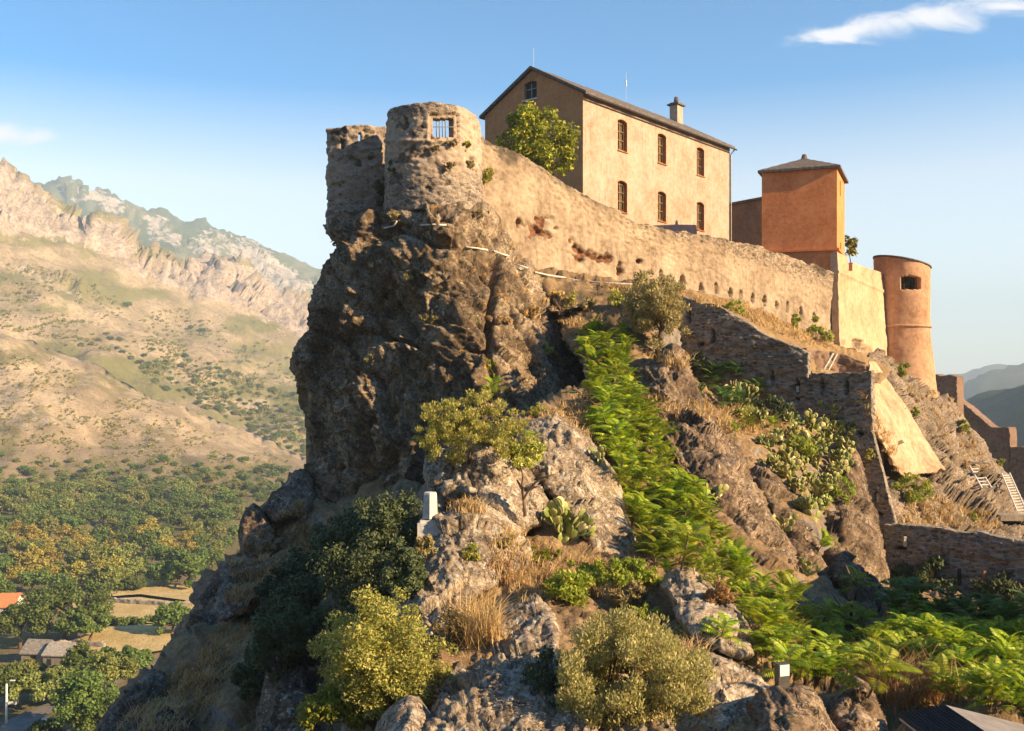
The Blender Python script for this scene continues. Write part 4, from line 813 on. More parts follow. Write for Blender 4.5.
# ------------------------------------------------------------------ curtain wall, bastion, round tower, retaining walls
WA, WB = (-1.3, 52.), (23.9, 72.)
SLOTS = [(585, 279, 1.2, 4), (601, 281, 1.2, 3), (620, 268, 2, 6), (661, 275, 1.5, 5), (683, 283, 2.4, 7), (702, 290, 1.8, 6), (717, 288, 1.4, 5), (731, 293, 1.3, 5), (741, 296, 1.3, 5), (753, 298, 1.2, 5), (765, 301, 1.4, 5), (777, 305, 1.2, 4), (788, 307, 1.3, 5), (802, 312, 1.3, 5), (815, 318, 1.3, 5)]
def curtain():
    top = [(478, 134), (486, 138), (497, 144), (510, 150), (524, 158), (536, 165), (548, 173), (560, 180), (572, 187), (583, 193), (597, 200), (610, 207), (624, 214), (640, 223), (655, 229), (670, 231), (690, 233), (708, 236), (730, 240), (750, 244), (770, 250), (790, 256), (812, 263), (836, 273)]
    bot = [(478, 205), (486, 212), (497, 226), (510, 240), (530, 262), (548, 276), (600, 288), (650, 292), (690, 300), (730, 308), (760, 318), (800, 336), (836, 356)]
    cols = []
    for x, y in top:
        d = on_line(x, WA, WB); yb = np.interp(x, [b[0] for b in bot], [b[1] for b in bot])+4
        cols.append((P(x, y, d), P(x, yb, d-.35)))
    dmg = [(537, 225, 12, 8), (545, 231, 14, 6), (520, 219, 4, 3), (556, 228, 5, 3), (578, 246, 5, 7), (590, 256, 13, 5), (602, 259, 9, 4), (621, 268, 3, 7), (571, 240, 3, 4), (640, 262, 3, 3)]
    def disp(Pt, u, tp, px, py):
        uvw = np.stack([u, Pt[:,2]*2, 0*u], 1)
        stone = np.clip(1.3-tp/1.6+.5*fbm(uvw/3, 3, 410), 0, 1)
        h = .07*facets(uvw/.34, 400)*stone+.025*fbm(uvw/2.6, 3, 401)+.012*fbm(uvw/.25, 3, 404)
        hole = spots(px, py, SLOTS, .15); h -= .45*np.clip(hole*3, 0, 1)
        d = spots(px, py, dmg, .8); h -= d*(.32+.16*facets(uvw/.5, 405))
        h -= .06*np.clip(fbm(uvw/3.2, 4, 407)*6-2.2, 0, 1)+.05*np.clip(fbm(uvw/.6, 3, 408)*6-3.4, 0, 1)
        return h
    def wf(Pt, u, tp, px, py):
        uvw = np.stack([u, Pt[:,2], 0*u], 1); right = np.clip((px-640)/120, 0, 1)
        r = np.clip(.78-tp/(1.2+1.6*right), 0, 1)+.25*np.clip(1-(np.interp(px, [b[0] for b in bot], [b[1] for b in bot])-py)/24, 0, 1)
        r += .28*right-.16
        bl = spots(px, py, SLOTS, .2)*.9+.62*np.clip(1-tp/1.3, 0, 1)*np.clip(.5+fbm(uvw, 3, 412), 0, 1)  # slots coloured dark inside, plus dirt along the wall top
        return np.stack([r, np.clip(spots(px, py, dmg, .7)*1.3, 0, .95), bl+.45*np.clip(fbm(uvw*np.array([1, .35, 1]), 4, 413), 0, 1)], 1)
    return strip('curtain_wall', cols, 1.3, .085, M['curtain'], disp, None, wf, topj=.13, seed=1, solid=True, label='long sunlit fortress wall sloping down from the ruined bastion to the orange tower', cat='wall')
curtain()

def bastion():
    rt = thing('ruined_bastion', 'ruined half round bastion with a barred window perched on top of the crag', 'bastion', (-4, 50, 8))
    def loc(o): o.matrix_parent_inverse = Matrix.Translation((4, -50, -8)); return o
    cxy = np.array([(433.5-CX)/F*50.2, 50.2]); R = 47.0/F*50.2
    cols = []
    for a in np.linspace(-105, 112, 32):
        w = math.radians(a); x, y = cxy[0]+R*math.sin(w), cxy[1]-R*math.cos(w)
        zt = 13.55-.05*(a > 40)*(a-40)/10 - (.35 if a < -75 else 0)
        if a > 20: zt -= .0035*(a-20)
        zb = 8.3 if a > -40 else 7.4
        cols.append(((x, y, zt), (x+.12*math.sin(w), y-.12*math.cos(w), zb)))
    def win(px, py, yy): return (px > 433) & (px < 454.5) & (py > 117.5) & (py < 136.5) & (yy < 50.2)
    stains = [(403, 140, 6, 16), (408, 155, 8, 10), (398, 126, 4, 7), (412, 133, 9, 3), (424, 128, 6, 2.5), (425, 153, 10, 3), (404, 182, 10, 6), (430, 186, 16, 5), (472, 154, 3, 6)]
    def disp(Pt, u, tp, px, py):
        q = np.stack([u, Pt[:,2]*1.7, 0*u+2], 1)
        h = .05*facets(q/.32, 420)+.035*fbm(q/1.5, 4, 421)+.02*fbm(q/.2, 3, 422)
        h -= spots(px, py, stains, 1.3)*(.05+.10*facets(q/.3, 425))
        h += .10*((np.abs(py-141) < 1.6) & (px > 380) & (px < 460))
        # splayed frame round the window
        m = (px > 429) & (px < 459) & (py > 113.5) & (py < 140) & (Pt[:,1] < 50.2)
        return np.where(m, h*.15-.14, h)
    def wf(Pt, u, tp, px, py):
        q = np.stack([u, Pt[:,2], 0*u], 1)
        return np.stack([.35+.5*np.clip(1-tp/.7, 0, 1)+.5*np.clip((py-165)/30, 0, 1)-.45*(px > 456)*(py < 160), .5*((px > 431) & (px < 458) & (py > 112) & (py < 139)), spots(px, py, stains, 1.4)*.65+.45*np.clip(fbm(q*np.array([1, .5, 1]), 4, 428)+.1, 0, 1)*np.clip(1.2-tp/2.2, 0, 1)], 1)
    loc(strip('tower_wall', cols, .62, .075, M['bastion'], disp, win, wf, rt, topj=.035, seed=3, solid=True))
    # outer wall to the left
    pts = [(327.5, 51.6, 129, 234), (330, 51.2, 129, 236), (338, 50.95, 127.5, 240), (347, 50.8, 126, 244), (358, 50.85, 125, 243), (370, 51.0, 125, 240), (382, 51.2, 126, 234), (394, 51.4, 127, 222)]
    cols = [(P(x, y1, d), P(x+(1 if x > 330 else -1), y2, d-.15)) for x, d, y1, y2 in pts]
    back = P(331, 129, 54.5); cols = [(back, P(331, 234, 54.5))]+cols
    def slit(px, py, yy): return ((np.abs(px-342.3) < 1.8) & (py > 139) & (py < 149)) | ((np.abs(px-360.3) < 1.5) & (py > 132.5) & (py < 141))
    st = [(350, 156, 6, 4), (370, 158, 5, 2), (360, 162, 4, 3), (340, 185, 4, 2), (337, 195, 3, 2), (372, 132, 10, 3), (345, 133, 14, 3)]
    def disp2(Pt, u, tp, px, py):
        q = np.stack([u, Pt[:,2]*1.8, 0*u+5], 1); return .06*facets(q/.42, 430)+.06*fbm(q/1.3, 4, 431)+.02*fbm(q/.25, 3, 432)-spots(px, py, st, 1.2)*.12
    def wf2(Pt, u, tp, px, py):
        q = np.stack([u, Pt[:,2], 0*u], 1)
        return np.stack([.45+.25*np.clip(tp-2.5, 0, 2)*.5, 0*u, spots(px, py, st, 1.2)*.7+.55*np.clip(1.1-tp/1.6, 0, 1)*np.clip(.5+fbm(q, 3, 436), 0, 1)], 1)
    loc(strip('flank_wall', cols, .55, .075, M['bastion'], disp2, slit, wf2, rt, topj=.05, seed=5, solid=True))
    # bars and the stone frame in the window
    k = lambda px, d: (px-CX)/F*d
    d = on_line(440, (k(433, 47.95), 47.95), (k(455, 48.15), 48.15)); m = MB()
    for px in (436.5, 439.5, 442.5, 445.5): a = P(px, 116, 48.15); b = P(px, 138, 48.15); m.tube([a, b], .03, 6)
    m.tube([P(432, 127, 48.15), P(456, 127, 48.15)], .018, 5)
    loc(obj('window_bars', m.mesh('window_bars', M['bars'], True), rt))
bastion()

def round_tower():
    c = np.array([(902.0-CX)/F*83, 83.0]); R = 26.3/F*83; rt = thing('round_tower', 'round orange corner tower with an arched dark window and sloping roof', 'tower', (c[0], c[1], -4))
    def loc(o): o.matrix_parent_inverse = Matrix.Translation((-c[0], -c[1], 4)); return o
    zof = lambda py: (HY-py)/F*83
    def rad(z): return R*(1+.30*np.clip((zof(327)-z)/(zof(327)-zof(405)), 0, 2)**1.15)
    rt_top = lambda x: zof(263.5)+(-(x-c[0])/R)*.52
    zb = zof(440)
    cols = []
    for a in np.linspace(0, 360, 65)[:-1]-180:
        w = math.radians(a); x, y = math.sin(w), -math.cos(w)
        cols.append(((c[0]+R*x, c[1]+R*y, rt_top(c[0]+R*x)), (c[0]+R*x, c[1]+R*y, zb)))
    def disp(Pt, u, tp, px, py): return rad(Pt[:,2])-R+.04*fbm(np.stack([Pt[:,0], Pt[:,1], Pt[:,2]], 1)/1.3, 4, 440)
    def win(px, py, yy):
        top = 275.5+1.8*((px-910.5)/10)**2
        return (((np.abs(px-910.5) < 10) & (py > top) & (py < 289.5)) | ((np.abs(px-881.5) < 1.1) & (py > 280) & (py < 291))) & (yy < 83)
    def wf(Pt, u, tp, px, py):
        return np.stack([.1+.35*np.clip((py-370)/30, 0, 1), 0*u, .25*np.clip(1-tp/.8, 0, 1)+.35*np.clip(1-np.abs(py-375)/30, 0, 1)*np.clip(fbm(Pt/1.5, 3, 442), 0, 1)], 1)
    loc(strip('wall', cols, .7, .11, M['tower'], disp, win, wf, rt, wrap=True, solid=True))
    m = MB(); n = 48; ring = []
    for rr_, dz in ((R*1.045, .02), (R*1.045, .12), (.01, .22)):
        for i in range(n):
            w = 2*math.pi*i/n; x = c[0]+rr_*math.sin(w); ring.append((x, c[1]-rr_*math.cos(w), rt_top(x)+dz))
    m.add(ring, [(k*n+i, k*n+(i+1) % n, (k+1)*n+(i+1) % n, (k+1)*n+i) for k in range(2) for i in range(n)]+[tuple(range(n))[::-1]])
    loc(obj('roof', m.mesh('roof', M['slate']), rt))
    m = MB(); z = zof(327); m.tube([(c[0]+R*1.0*math.sin(w), c[1]-R*1.0*math.cos(w), z) for w in np.linspace(0, 2*math.pi, 65)], .14, 6, False)
    o = loc(obj('string_course', m.mesh('string_course', M['tower'], True), rt)); wear(o, np.zeros((len(o.data.vertices), 3)))
    m = MB(); d = 83-R+.55; 
    for px in (904, 908, 912, 916): m.tube([P(px, 274, d), P(px, 290, d)], .03, 5)
    for py in (279, 282, 285, 288): m.tube([P(900, py, d), P(921, py, d)], .02, 5)
    loc(obj('window_bars', m.mesh('window_bars', M['dark']), rt))
round_tower()

def scarp():
    # battered plaster face right of the orange tower, with parapet and one embrasure
    pts = [(836.8, 71.9, 252, 356), (845, 73.6, 256, 358), (852, 75, 262.5, 360), (862, 77.2, 266, 364), (872, 79.4, 269.5, 368), (884, 82.2, 273, 384)]
    cols = [(P(x, y1, d), P(x+(y2-y1)*(.03+.0002*(x-836)), y2, d-1.3)) for x, d, y1, y2 in pts]
    emb = lambda px, py, yy: (px > 848.2) & (px < 852) & (py < 271)
    def disp(Pt, u, tp, px, py):
        h = .05*fbm(Pt/1.6, 4, 450)+.015*fbm(Pt/.3, 3, 451)
        return h+.10*np.exp(-((py-(275+(px-845)*.42))/1.4)**2)-spots(px, py, [(858, 344, 5, 4), (864, 350, 6, 5), (868, 356, 6, 6)], .6)*.35
    def wf(Pt, u, tp, px, py): return np.stack([spots(px, py, [(858, 342, 5, 4), (864, 350, 6, 5), (869, 357, 6, 6), (842, 345, 5, 14)], .7)*.9, 0*u, .3*np.clip(fbm(Pt*np.array([1, 1, .3]), 4, 452), 0, 1)+spots(px, py, [(862, 347, 5, 5)], .7)*.6], 1)
    strip('scarp_wall', cols, .5, .10, M['scarp'], disp, emb, wf, solid=True, label='smooth sunlit plaster wall joining the orange tower and the round tower', cat='wall')
    # big pale plastered slope below it, leaning against the rock
    ol = [(868, 360), (876, 362), (884, 374), (893, 388), (903, 402), (913, 418), (926, 440), (938, 458), (946, 470), (932, 476), (918, 474), (905, 482), (893, 468), (884, 448), (876, 436), (871, 420)]
    ct = [(869, 362, 53), (871, 420, 48.5), (884, 374, 56), (893, 388, 57.5), (913, 418, 57), (945, 469, 55.5), (903, 478, 51), (884, 448, 47.2), (905, 440, 53.5), (896, 415, 53)]
    o = relief('plaster_slope', ol, ct, 1.6, 3, .8, 6, lambda V, X, Y: .07*fbm(V/1.2, 4, 460)-.25*np.clip((Y-430)/40, 0, 1)*np.clip(fbm(V/.8, 3, 461)*2, 0, 1), M['white_plaster'], rough=2, seed=61, label='pale plastered slope glowing in the sun behind the stepped stone wall', cat='wall')
    wear(o, np.zeros((len(o.data.vertices), 3)))
scarp()

def retaining():
    HL = [(689, 315, 1.6, 7), (713, 336, 1.6, 7), (772, 378, 1.6, 6), (797, 387, 1.8, 7), (822, 387, 1.8, 7), (846, 387, 1.8, 7), (797, 399, 2, 1.6), (700, 344, 3, 2), (860, 434, 3, 2), (877, 497, 2, 5), (852, 470, 2.5, 1.6), (861, 466, 2.5, 1.8), (880, 515, 3, 1.8), (900, 549, 5, 1.6)]
    def mk(name, cols, lab, cat, seed):
        def disp(Pt, u, tp, px, py):
            q = np.stack([u, Pt[:,2]*2.3, 0*u+seed], 1)
            h = .075*facets(q/.42, 470)+.04*facets(q/.2, 478)+.08*fbm(q/2.2, 4, 471)+.02*fbm(q/.2, 3, 472)
            return h*.75-.4*np.clip(spots(px, py, HL, .15)*3, 0, 1)-.08*np.clip(fbm(q/np.array([2.5, .8, 1]), 3, 475)*2.4-.8, 0, 1)
        def wf(Pt, u, tp, px, py):
            q = np.stack([u, Pt[:,2], 0*u], 1)
            return np.stack([.5+0*u, 0*u, spots(px, py, HL, .2)+.5*np.clip(fbm(q*np.array([.4, 1.6, 1]), 4, 476), 0, 1)], 1)  # holes coloured dark inside, plus streaks of dirt
        return strip(name, cols, .45, .075, M['rubble'], disp, None, wf, topj=.07, seed=seed, solid=True, label=lab, cat=cat)
    A, B = P(670, 0, 48.0), P(809, 0, 44.6); A, B = A[:2], B[:2]
    top = [(672, 291), (684, 296), (697, 301), (712, 305), (727, 311), (742, 319), (757, 329), (772, 337), (788, 344), (800, 349), (808.5, 353)]
    cols = [(P(x, y, on_line(x, A, B)), P(x, np.interp(x, [672, 740, 809], [400, 440, 470]), on_line(x, A, B)-.5)) for x, y in top]
    mk('retaining_wall', cols, 'grey rubble wall with a sloping top that drops to a step', 'wall', 7)
    A2, B2 = P(807, 0, 44.62)[:2], P(872, 0, 42.8)[:2]
    bx = [(807.5, 373, 809, 560), (820, 373.5, 824, 565), (835, 373, 845, 570), (850, 372.5, 866, 575), (862, 372, 886, 580), (871, 371, 903, 585)]
    cols = []
    for x, y, xb, yb in bx:
        d = on_line(x, A2, B2); rows = []
        db = d-1.6
        cols.append((P(x, y, d), P(xb, yb, db)))
    # right arris follows the photo: upright to row 430, then kicking out
    cl = []
    for (t, b), (x, y, xb, yb) in zip(cols, bx):
        cl.append((t, b))
    def kick():
        up = [(c[0], c[0]*(1-.33)+c[1]*.33) for c in cols]
        return up
    d0 = [on_line(x, A2, B2) for x, *_ in bx]
    upc = [(P(x, y, d), P(x+.02*(x-807)*1.0, 432, d-.35)) for (x, y, _, _), d in zip(bx, d0)]
    loc2 = [(P(x+.02*(x-807), 431, d-.34), P(x+(x-807)*.62+2, 590, d-1.7)) for (x, y, _, _), d in zip(bx, d0)]
    rt = thing('stepped_wall', 'tall grey rubble wall with a flat top at the corner, flaring out at its foot', 'wall', (14, 45, -3))
    for nm, c, sd in (('upper_wall', upc, 9), ('flared_foot', loc2, 11)):
        o = mk(nm, c, None, None, sd); o.parent = rt; o.matrix_parent_inverse = Matrix.Translation((-14, -45, 3))
    # ruined chamber behind the step
    cols = [(P(806, 349, 48.0), P(806, 380, 48.0)), (P(814, 351.5, 48.4), P(814, 380, 48.4)), (P(840, 353, 48.6), P(840, 380, 48.6)), (P(866, 361, 48.2), P(866, 380, 48.2))]
    o = strip('chamber_wall', cols, .5, .08, M['rust'], lambda Pt, u, tp, px, py: .07*facets(np.stack([u, Pt[:,2]*2, 0*u], 1)/.4, 480), None, None, topj=.08, seed=13, label='low brown ruined wall behind the flat top of the stepped wall', cat='wall')
    m = MB(); m.tube([P(823, 371, 47.4), P(833, 353.5, 47.9)], .07, 6); m.tube([P(828, 371, 47.3), P(837, 354, 47.8)], .05, 6); obj('leaning_plank', m.mesh('leaning_plank', M['pale_wood']), label='pale planks leaning in the ruined chamber on the stepped wall', cat='plank')
    # lowest wall to the right
    A3, B3 = P(884, 0, 41.6)[:2], P(1030, 0, 38.4)[:2]
    top = [(884, 523), (895, 525), (905, 526), (925, 527), (945, 528.5), (960, 530.5), (975, 533), (990, 536), (1005, 539), (1024, 542), (1050, 546), (1100, 552)]
    cols = [(P(x, y, on_line(x, A3, B3)), P(x, 668, on_line(x, A3, B3)-.7)) for x, y in top]
    mk('lower_wall', cols, 'long grey rubble wall in shade above the dark leaves at the right', 'wall', 15)
    # ruins on the right skyline
    cols = [(P(930, 375, 94.5), P(930, 425, 94.5)), (P(934, 375, 94), P(934, 425, 94)), (P(945, 375, 92.8), P(945, 425, 92.8)), (P(957, 376, 91.6), P(957, 425, 91.6))]
    kk = lambda sd: (lambda Pt, u, tp, px, py: .1*facets(np.stack([u, Pt[:,2]*2, 0*u+sd], 1)/.5, 490))
    strip('square_ruin', cols, .9, .11, M['rust'], kk(1), None, None, topj=.12, seed=17, label='small square brown ruin to the right of the round tower', cat='ruin')
    cols = [(P(956, 398, 98), P(956, 440, 98)), (P(966, 405, 97), P(966, 450, 97)), (P(976, 414, 96), P(976, 460, 96)), (P(986, 423, 95), P(986, 480, 95)), (P(992, 427, 94.4), P(992, 480, 94.4)), (P(993, 427, 94.3), P(993, 490, 94.3)), (P(1009, 427, 92.8), P(1009, 500, 92.8)), (P(1010, 447, 92.7), P(1010, 505, 92.7)), (P(1040, 448, 90), P(1040, 520, 90)), (P(1080, 452, 87), P(1080, 530, 87))]
    strip('rampart_wall', cols, 1., .13, M['rust'], kk(2), None, None, topj=.06, seed=19, label='brown rampart stepping down the right skyline beside the rock', cat='wall')
retaining()
# ------------------------------------------------------------------ plants
M['belt_a'] = mat_leaf('dark_tree_leaves', (.075, .125, .03), (.20, .25, .055), .3)
M['belt_b'] = mat_leaf('olive_tree_leaves', (.15, .18, .045), (.34, .34, .09), .3)
M['scrub'] = mat_leaf('scrub_leaves', (.17, .17, .05), (.34, .31, .09), .3)
M['belt_c'] = mat_leaf('yellowing_tree_leaves', (.24, .21, .04), (.48, .37, .08), .3)
M['sage'] = mat_leaf('pale_bush_leaves', (.33, .34, .10), (.62, .57, .21), .4, (.80, .68, .28))
M['broom'] = mat_leaf('yellow_bush_leaves', (.25, .28, .05), (.54, .50, .13), .4, (.72, .60, .18))
M['olive'] = mat_leaf('olive_leaves', (.24, .20, .07), (.42, .34, .14), .3, (.50, .40, .2))
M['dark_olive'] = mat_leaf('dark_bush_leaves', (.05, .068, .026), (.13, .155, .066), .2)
M['fresh'] = mat_leaf('tree_leaves', (.11, .14, .012), (.34, .32, .03), .35, (.52, .42, .05))
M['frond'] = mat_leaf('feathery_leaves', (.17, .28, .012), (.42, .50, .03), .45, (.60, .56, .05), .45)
M['frond_dark'] = mat_leaf('shaded_feathery_leaves', (.05, .13, .02), (.12, .22, .035), .35, None, .45)  # darker copy of the fronds, shade put into the leaf colour
M['herb'] = mat_leaf('herb_leaves', (.18, .25, .025), (.38, .42, .05), .4, (.55, .46, .09))
M['straw'] = mat_leaf('straw', (.46, .32, .13), (.76, .56, .25), .3)
M['rust_grass'] = mat_leaf('reddish_straw', (.26, .13, .05), (.50, .29, .13), .3)
M['pad'] = mat_leaf('cactus_skin', (.17, .20, .045), (.40, .39, .12), .05, (.62, .54, .26), .4)
M['bark'] = mat_plain('bark', (.13, .095, .065), .95, .35, 8, .5)
M['dead'] = mat_plain('dead_wood', (.20, .14, .095), .9, .3, 8, .4)

def leaves(rng, cen, rad, n, size, asp=.5, upright=0., shell=.45):
    """n leaf faces spread through ellipsoids cen/rad"""
    cen = np.array(cen, float); rad = np.array(rad, float); w = (rad.prod(1))**.67; k = rng.choice(len(cen), n, p=w/w.sum())
    d = rng.normal(size=(n, 3)); d /= np.linalg.norm(d, axis=1, keepdims=True)
    p = cen[k]+rad[k]*d*(rng.random((n, 1))**shell)
    nm = d*.7+rng.normal(size=(n, 3))*.7+np.array([0, 0, .35]); nm /= np.linalg.norm(nm, axis=1, keepdims=True)
    t = np.cross(nm, rng.normal(size=(n, 3))); t /= np.linalg.norm(t, axis=1, keepdims=True)
    if upright: t = t*(1-upright)+(d*.5+np.array([0, 0, 1.]))*upright; t /= np.linalg.norm(t, axis=1, keepdims=True)
    b = np.cross(nm, t); b /= np.maximum(np.linalg.norm(b, axis=1, keepdims=True), 1e-6)
    s = size*(.6+.8*rng.random((n, 1)))
    V = np.stack([p-t*s*.5, p+b*s*asp*.5, p+t*s*.5, p-b*s*asp*.5], 1).reshape(-1, 3)
    return V, np.arange(4*n).reshape(n, 4)
def dome(rng, w, d, h, n, r0, low=.15):
    """centres of twig clumps over an uneven crown, base at z = 0"""
    c, r = [], []
    lump = rng.normal(size=(5, 3)); lump /= np.linalg.norm(lump, axis=1, keepdims=True); la = rng.uniform(-.50, .36, 5)
    for i in range(n):
        v = rng.normal(size=3); v[2] = abs(v[2])*1.15-low; v /= np.linalg.norm(v)
        f = (.30+.68*rng.random()**.6)*(1+sum(a*max(0, (v@l))**2 for a, l in zip(la, lump)))
        c.append((v[0]*w/2*f, v[1]*d/2*f, h*.42+v[2]*h*.55*f)); q = r0*rng.uniform(.6, 1.35); r.append((q, q, q*.85))
    return c, r
def crown_mesh(name, rng, w, d, h, nclump, r0, nleaf, size, mat, asp=.5, upright=0., z0=0., low=.25):
    c, r = dome(rng, w, d, h, nclump, r0, low); V, Q = leaves(rng, c, r, nleaf, size, asp, upright); V[:,2] += z0
    return mesh_np(name, V, Q, [mat], smooth=False), c
def trunk_mesh(name, rng, c, z0, h, r, nb=7):
    m = MB(); top = np.array([rng.normal()*.1*h, rng.normal()*.1*h, z0+h*.35])
    m.tube([(0, 0, -.3*h*.2-.1), (top[0]*.4, top[1]*.4, top[2]*.5), top], [r*1.3, r, r*.8], 7)
    for i in rng.choice(len(c), min(nb, len(c)), replace=False):
        e = np.array(c[i])+[0, 0, z0]; mid = top*.5+e*.5+rng.normal(size=3)*.06*h
        m.tube([top*.75+np.array([0,0,.05]), mid, e], [r*.65, r*.4, r*.12], 5)
    return m.mesh(name, M['bark'], True)
def sized_tree(name, px, py, wpx, hpx, mat, label, cat, seed, nclump=60, nleaf=9000, lpx=3.2, asp=.5, upright=0., clump=.16, trunk=0., depth=None, group=None, parts=('crown', 'trunk'), low=.25, sink=.1):
    """a plant of picture size wpx x hpx standing at the ground seen at (px, py)"""
    if depth is None:
        h = hit(px, py)
        if h is None: return None
        p = h[0]
    else: p = P(px, py, depth)
    k = p[1]/F; w, h = wpx*k*1.12, hpx*k*1.08; rng = np.random.default_rng(seed); tz = trunk*h
    rt = thing(name, label, cat, p-np.array([0, 0, sink*k*10]), group)
    me, c = crown_mesh(parts[0], rng, w, w*.85, h-tz, nclump, clump*min(w, h), nleaf, lpx*k, mat, asp, upright, tz, low)
    obj(parts[0], me, rt)
    obj(parts[1], trunk_mesh(parts[1], rng, c, tz, h-tz, .035*h if trunk else .016*h), rt)
    return rt
def inside_pts(poly, sp, seed, n=None):
    """scattered picture positions inside a polygon at about the given spacing"""
    rg = np.random.default_rng(seed); P_ = np.array(poly, float); a, b = P_.min(0), P_.max(0)
    c = a+(b-a)*rg.random((16000, 2)); c = c[poly_inside(c[:,0], c[:,1], poly)][:7000]; out = np.zeros((0, 2))
    for x, y in c:
        if n is not None and len(out) >= n: break
        s = sp(x, y) if callable(sp) else sp
        if len(out) == 0 or (((out-[x, y])*[1, 1.5])**2).sum(1).min() > s*s: out = np.vstack([out, [[x, y]]])
    return [(float(x), float(y)) for x, y in out]

# ---- valley: wood, grove, fields, buildings
def valley_life():
    rng = np.random.default_rng(5); protos = {}
    kinds = {'belt_a': ('valley_tree', 'dark green round tree in the shaded wood on the valley floor', 'dark trees of the valley wood'),
             'belt_b': ('valley_tree', 'olive green round tree in the wood on the valley floor', 'olive green trees of the valley wood'),
             'belt_c': ('valley_tree', 'yellowish tree among the darker trees of the valley wood', 'yellowish trees of the valley wood')}
    for mk in kinds:
        protos[mk] = []
        for v in range(3):
            r = np.random.default_rng(100+v+ord(mk[-1])*7); c, rr_ = dome(r, 1, 1, .95, 26, .17, .3)
            V, Q = leaves(r, c, rr_, 1500, .085, .7); me = mesh_np('tree_crown', V, Q, [M[mk]], smooth=False)
            m = MB(); m.tube([(0, 0, -.15), (.02, 0, .2), (0, .02, .5)], [.045, .035, .02], 6)
            tk = m.mesh('tree_trunk', M['bark'], True); protos[mk].append((me, tk))
    def put(px, py, wpx, mk, lab, grp, nm='valley_tree', asp=.95, parts=True):
        h = hit(px, py)
        if h is None or h[0][1] < 120: return
        me, tk = protos[mk][int(rng.integers(3))]; w = wpx*h[0][1]/F
        if parts:
            r = thing(nm, lab, 'tree', h[0], grp, float(rng.random()*6.3), (w, w, w*asp)); obj('crown', me, r); obj('trunk', tk, r)
        else: obj(nm, me, None, h[0]-np.array([0, 0, .08*w]), lab, 'tree' if 'tree' in nm else 'bush', grp, None, float(rng.random()*6.3), (w, w, w*asp*.8))
    belt = [(-30, 500), (40, 492), (90, 497), (135, 500), (185, 492), (240, 502), (262, 512), (244, 556), (226, 566), (196, 588), (165, 580), (150, 576), (118, 580), (96, 584), (60, 590), (-30, 604)]
    pts = inside_pts(belt, lambda x, y: 9+.07*(y-490), 3, 165); pts.sort(key=lambda p: p[1])
    for x, y in pts:
        t = rng.random(); gold = y > 535 and 10 < x < 190
        mk = ('belt_c' if t < .33 else 'belt_b' if t < .62 else 'belt_a') if gold else ('belt_a' if t < .62 else 'belt_b')
        put(x, y+5, rng.uniform(17, 27)*(.75+.004*(y-480)), mk, kinds[mk][1], kinds[mk][2])
    up = [(-20, 452), (60, 458), (150, 460), (230, 455), (300, 470), (300, 482), (262, 500), (180, 488), (130, 494), (90, 492), (-20, 494)]
    for x, y in inside_pts(up, lambda x, y: 13-.17*(y-455), 8, 120):
        mk = 'belt_a' if rng.random() < .55 else 'belt_b'
        put(x, y+3, rng.uniform(7, 15)*(1+.012*(y-455)), mk, ('dark' if mk == 'belt_a' else 'olive green')+' bushy tree scattered on the dry slope above the valley wood', ('dark' if mk == 'belt_a' else 'olive')+' trees scattered above the wood', 'slope_tree', .85, False)
    # trees of the middle slope, far
    ms = [(176, 352), (215, 362), (262, 385), (320, 402), (322, 462), (280, 446), (240, 424), (200, 404), (160, 386), (120, 350), (60, 345), (100, 330), (150, 345)]
    for x, y in inside_pts(ms, lambda x, y: 7.5-.02*(y-350), 9, 170):
        put(x, y+2, rng.uniform(4.5, 12)*(1.0+.004*(y-400)), 'belt_b' if rng.random() < .6 else 'belt_a', 'small distant tree in the green band on the middle slope', 'distant trees on the middle slope', 'distant_tree', .85, False)
    for x, y, w, lab in ((127, 307, 11, 'lone dark bush by the round mound on the far slope'), (191, 329, 7, 'left of two round bushes on the far slope'), (203, 332, 9, 'right and larger of two round bushes on the far slope'), (146, 368, 9, 'dark lone bush beside the scrubby middle slope')): put(x, y, w, 'belt_a', lab, None, 'slope_bush', .9, False)
    # low scrub over the slopes, too many to count
    def scrub(name, polys, k, mat, size, seed):
        r = np.random.default_rng(seed); Vs, Qs, o = [], [], 0
        for poly, n in polys:
            for x, y in inside_pts(poly, 1.2, seed+n, n):
                h = hit(x, y)
                if h is None or h[0][1] < 120: continue
                if vnoise(np.array([[x/22, y/9, seed]]))[0] < -.1+.3*r.random(): continue
                w = h[0][1]/F*size*r.uniform(.5, 1.5)
                c, q = dome(r, w*2, w*2, w*1.3, 4, w*.42); V, Q = leaves(r, c, q, 34, w*.5, .8); V += h[0]
                Vs.append(V); Qs.append(Q+o); o += len(V)
        obj(name, mesh_np(name, np.concatenate(Vs), np.concatenate(Qs), [M[mat]], smooth=False), kind='stuff', label='low scrub dotting the dry slopes')
    scrub('scrub', [([(0, 345), (60, 362), (130, 392), (200, 425), (305, 470), (305, 490), (200, 490), (0, 495)], 1900), ([(0, 330), (90, 345), (200, 400), (305, 445), (305, 400), (180, 345), (120, 330), (0, 300)], 2000), ([(90, 285), (180, 300), (305, 360), (305, 400), (200, 360), (100, 320)], 500), ([(0, 262), (60, 270), (110, 300), (0, 320)], 260)], 1, 'scrub', 1.7, 51)
    scrub('yellow_scrub', [([(0, 350), (60, 368), (130, 398), (200, 430), (300, 475), (300, 490), (200, 490), (0, 495)], 500), ([(0, 330), (90, 345), (200, 400), (305, 445), (305, 400), (180, 345), (120, 330), (0, 300)], 350)], 1, 'belt_c', 2.0, 87)
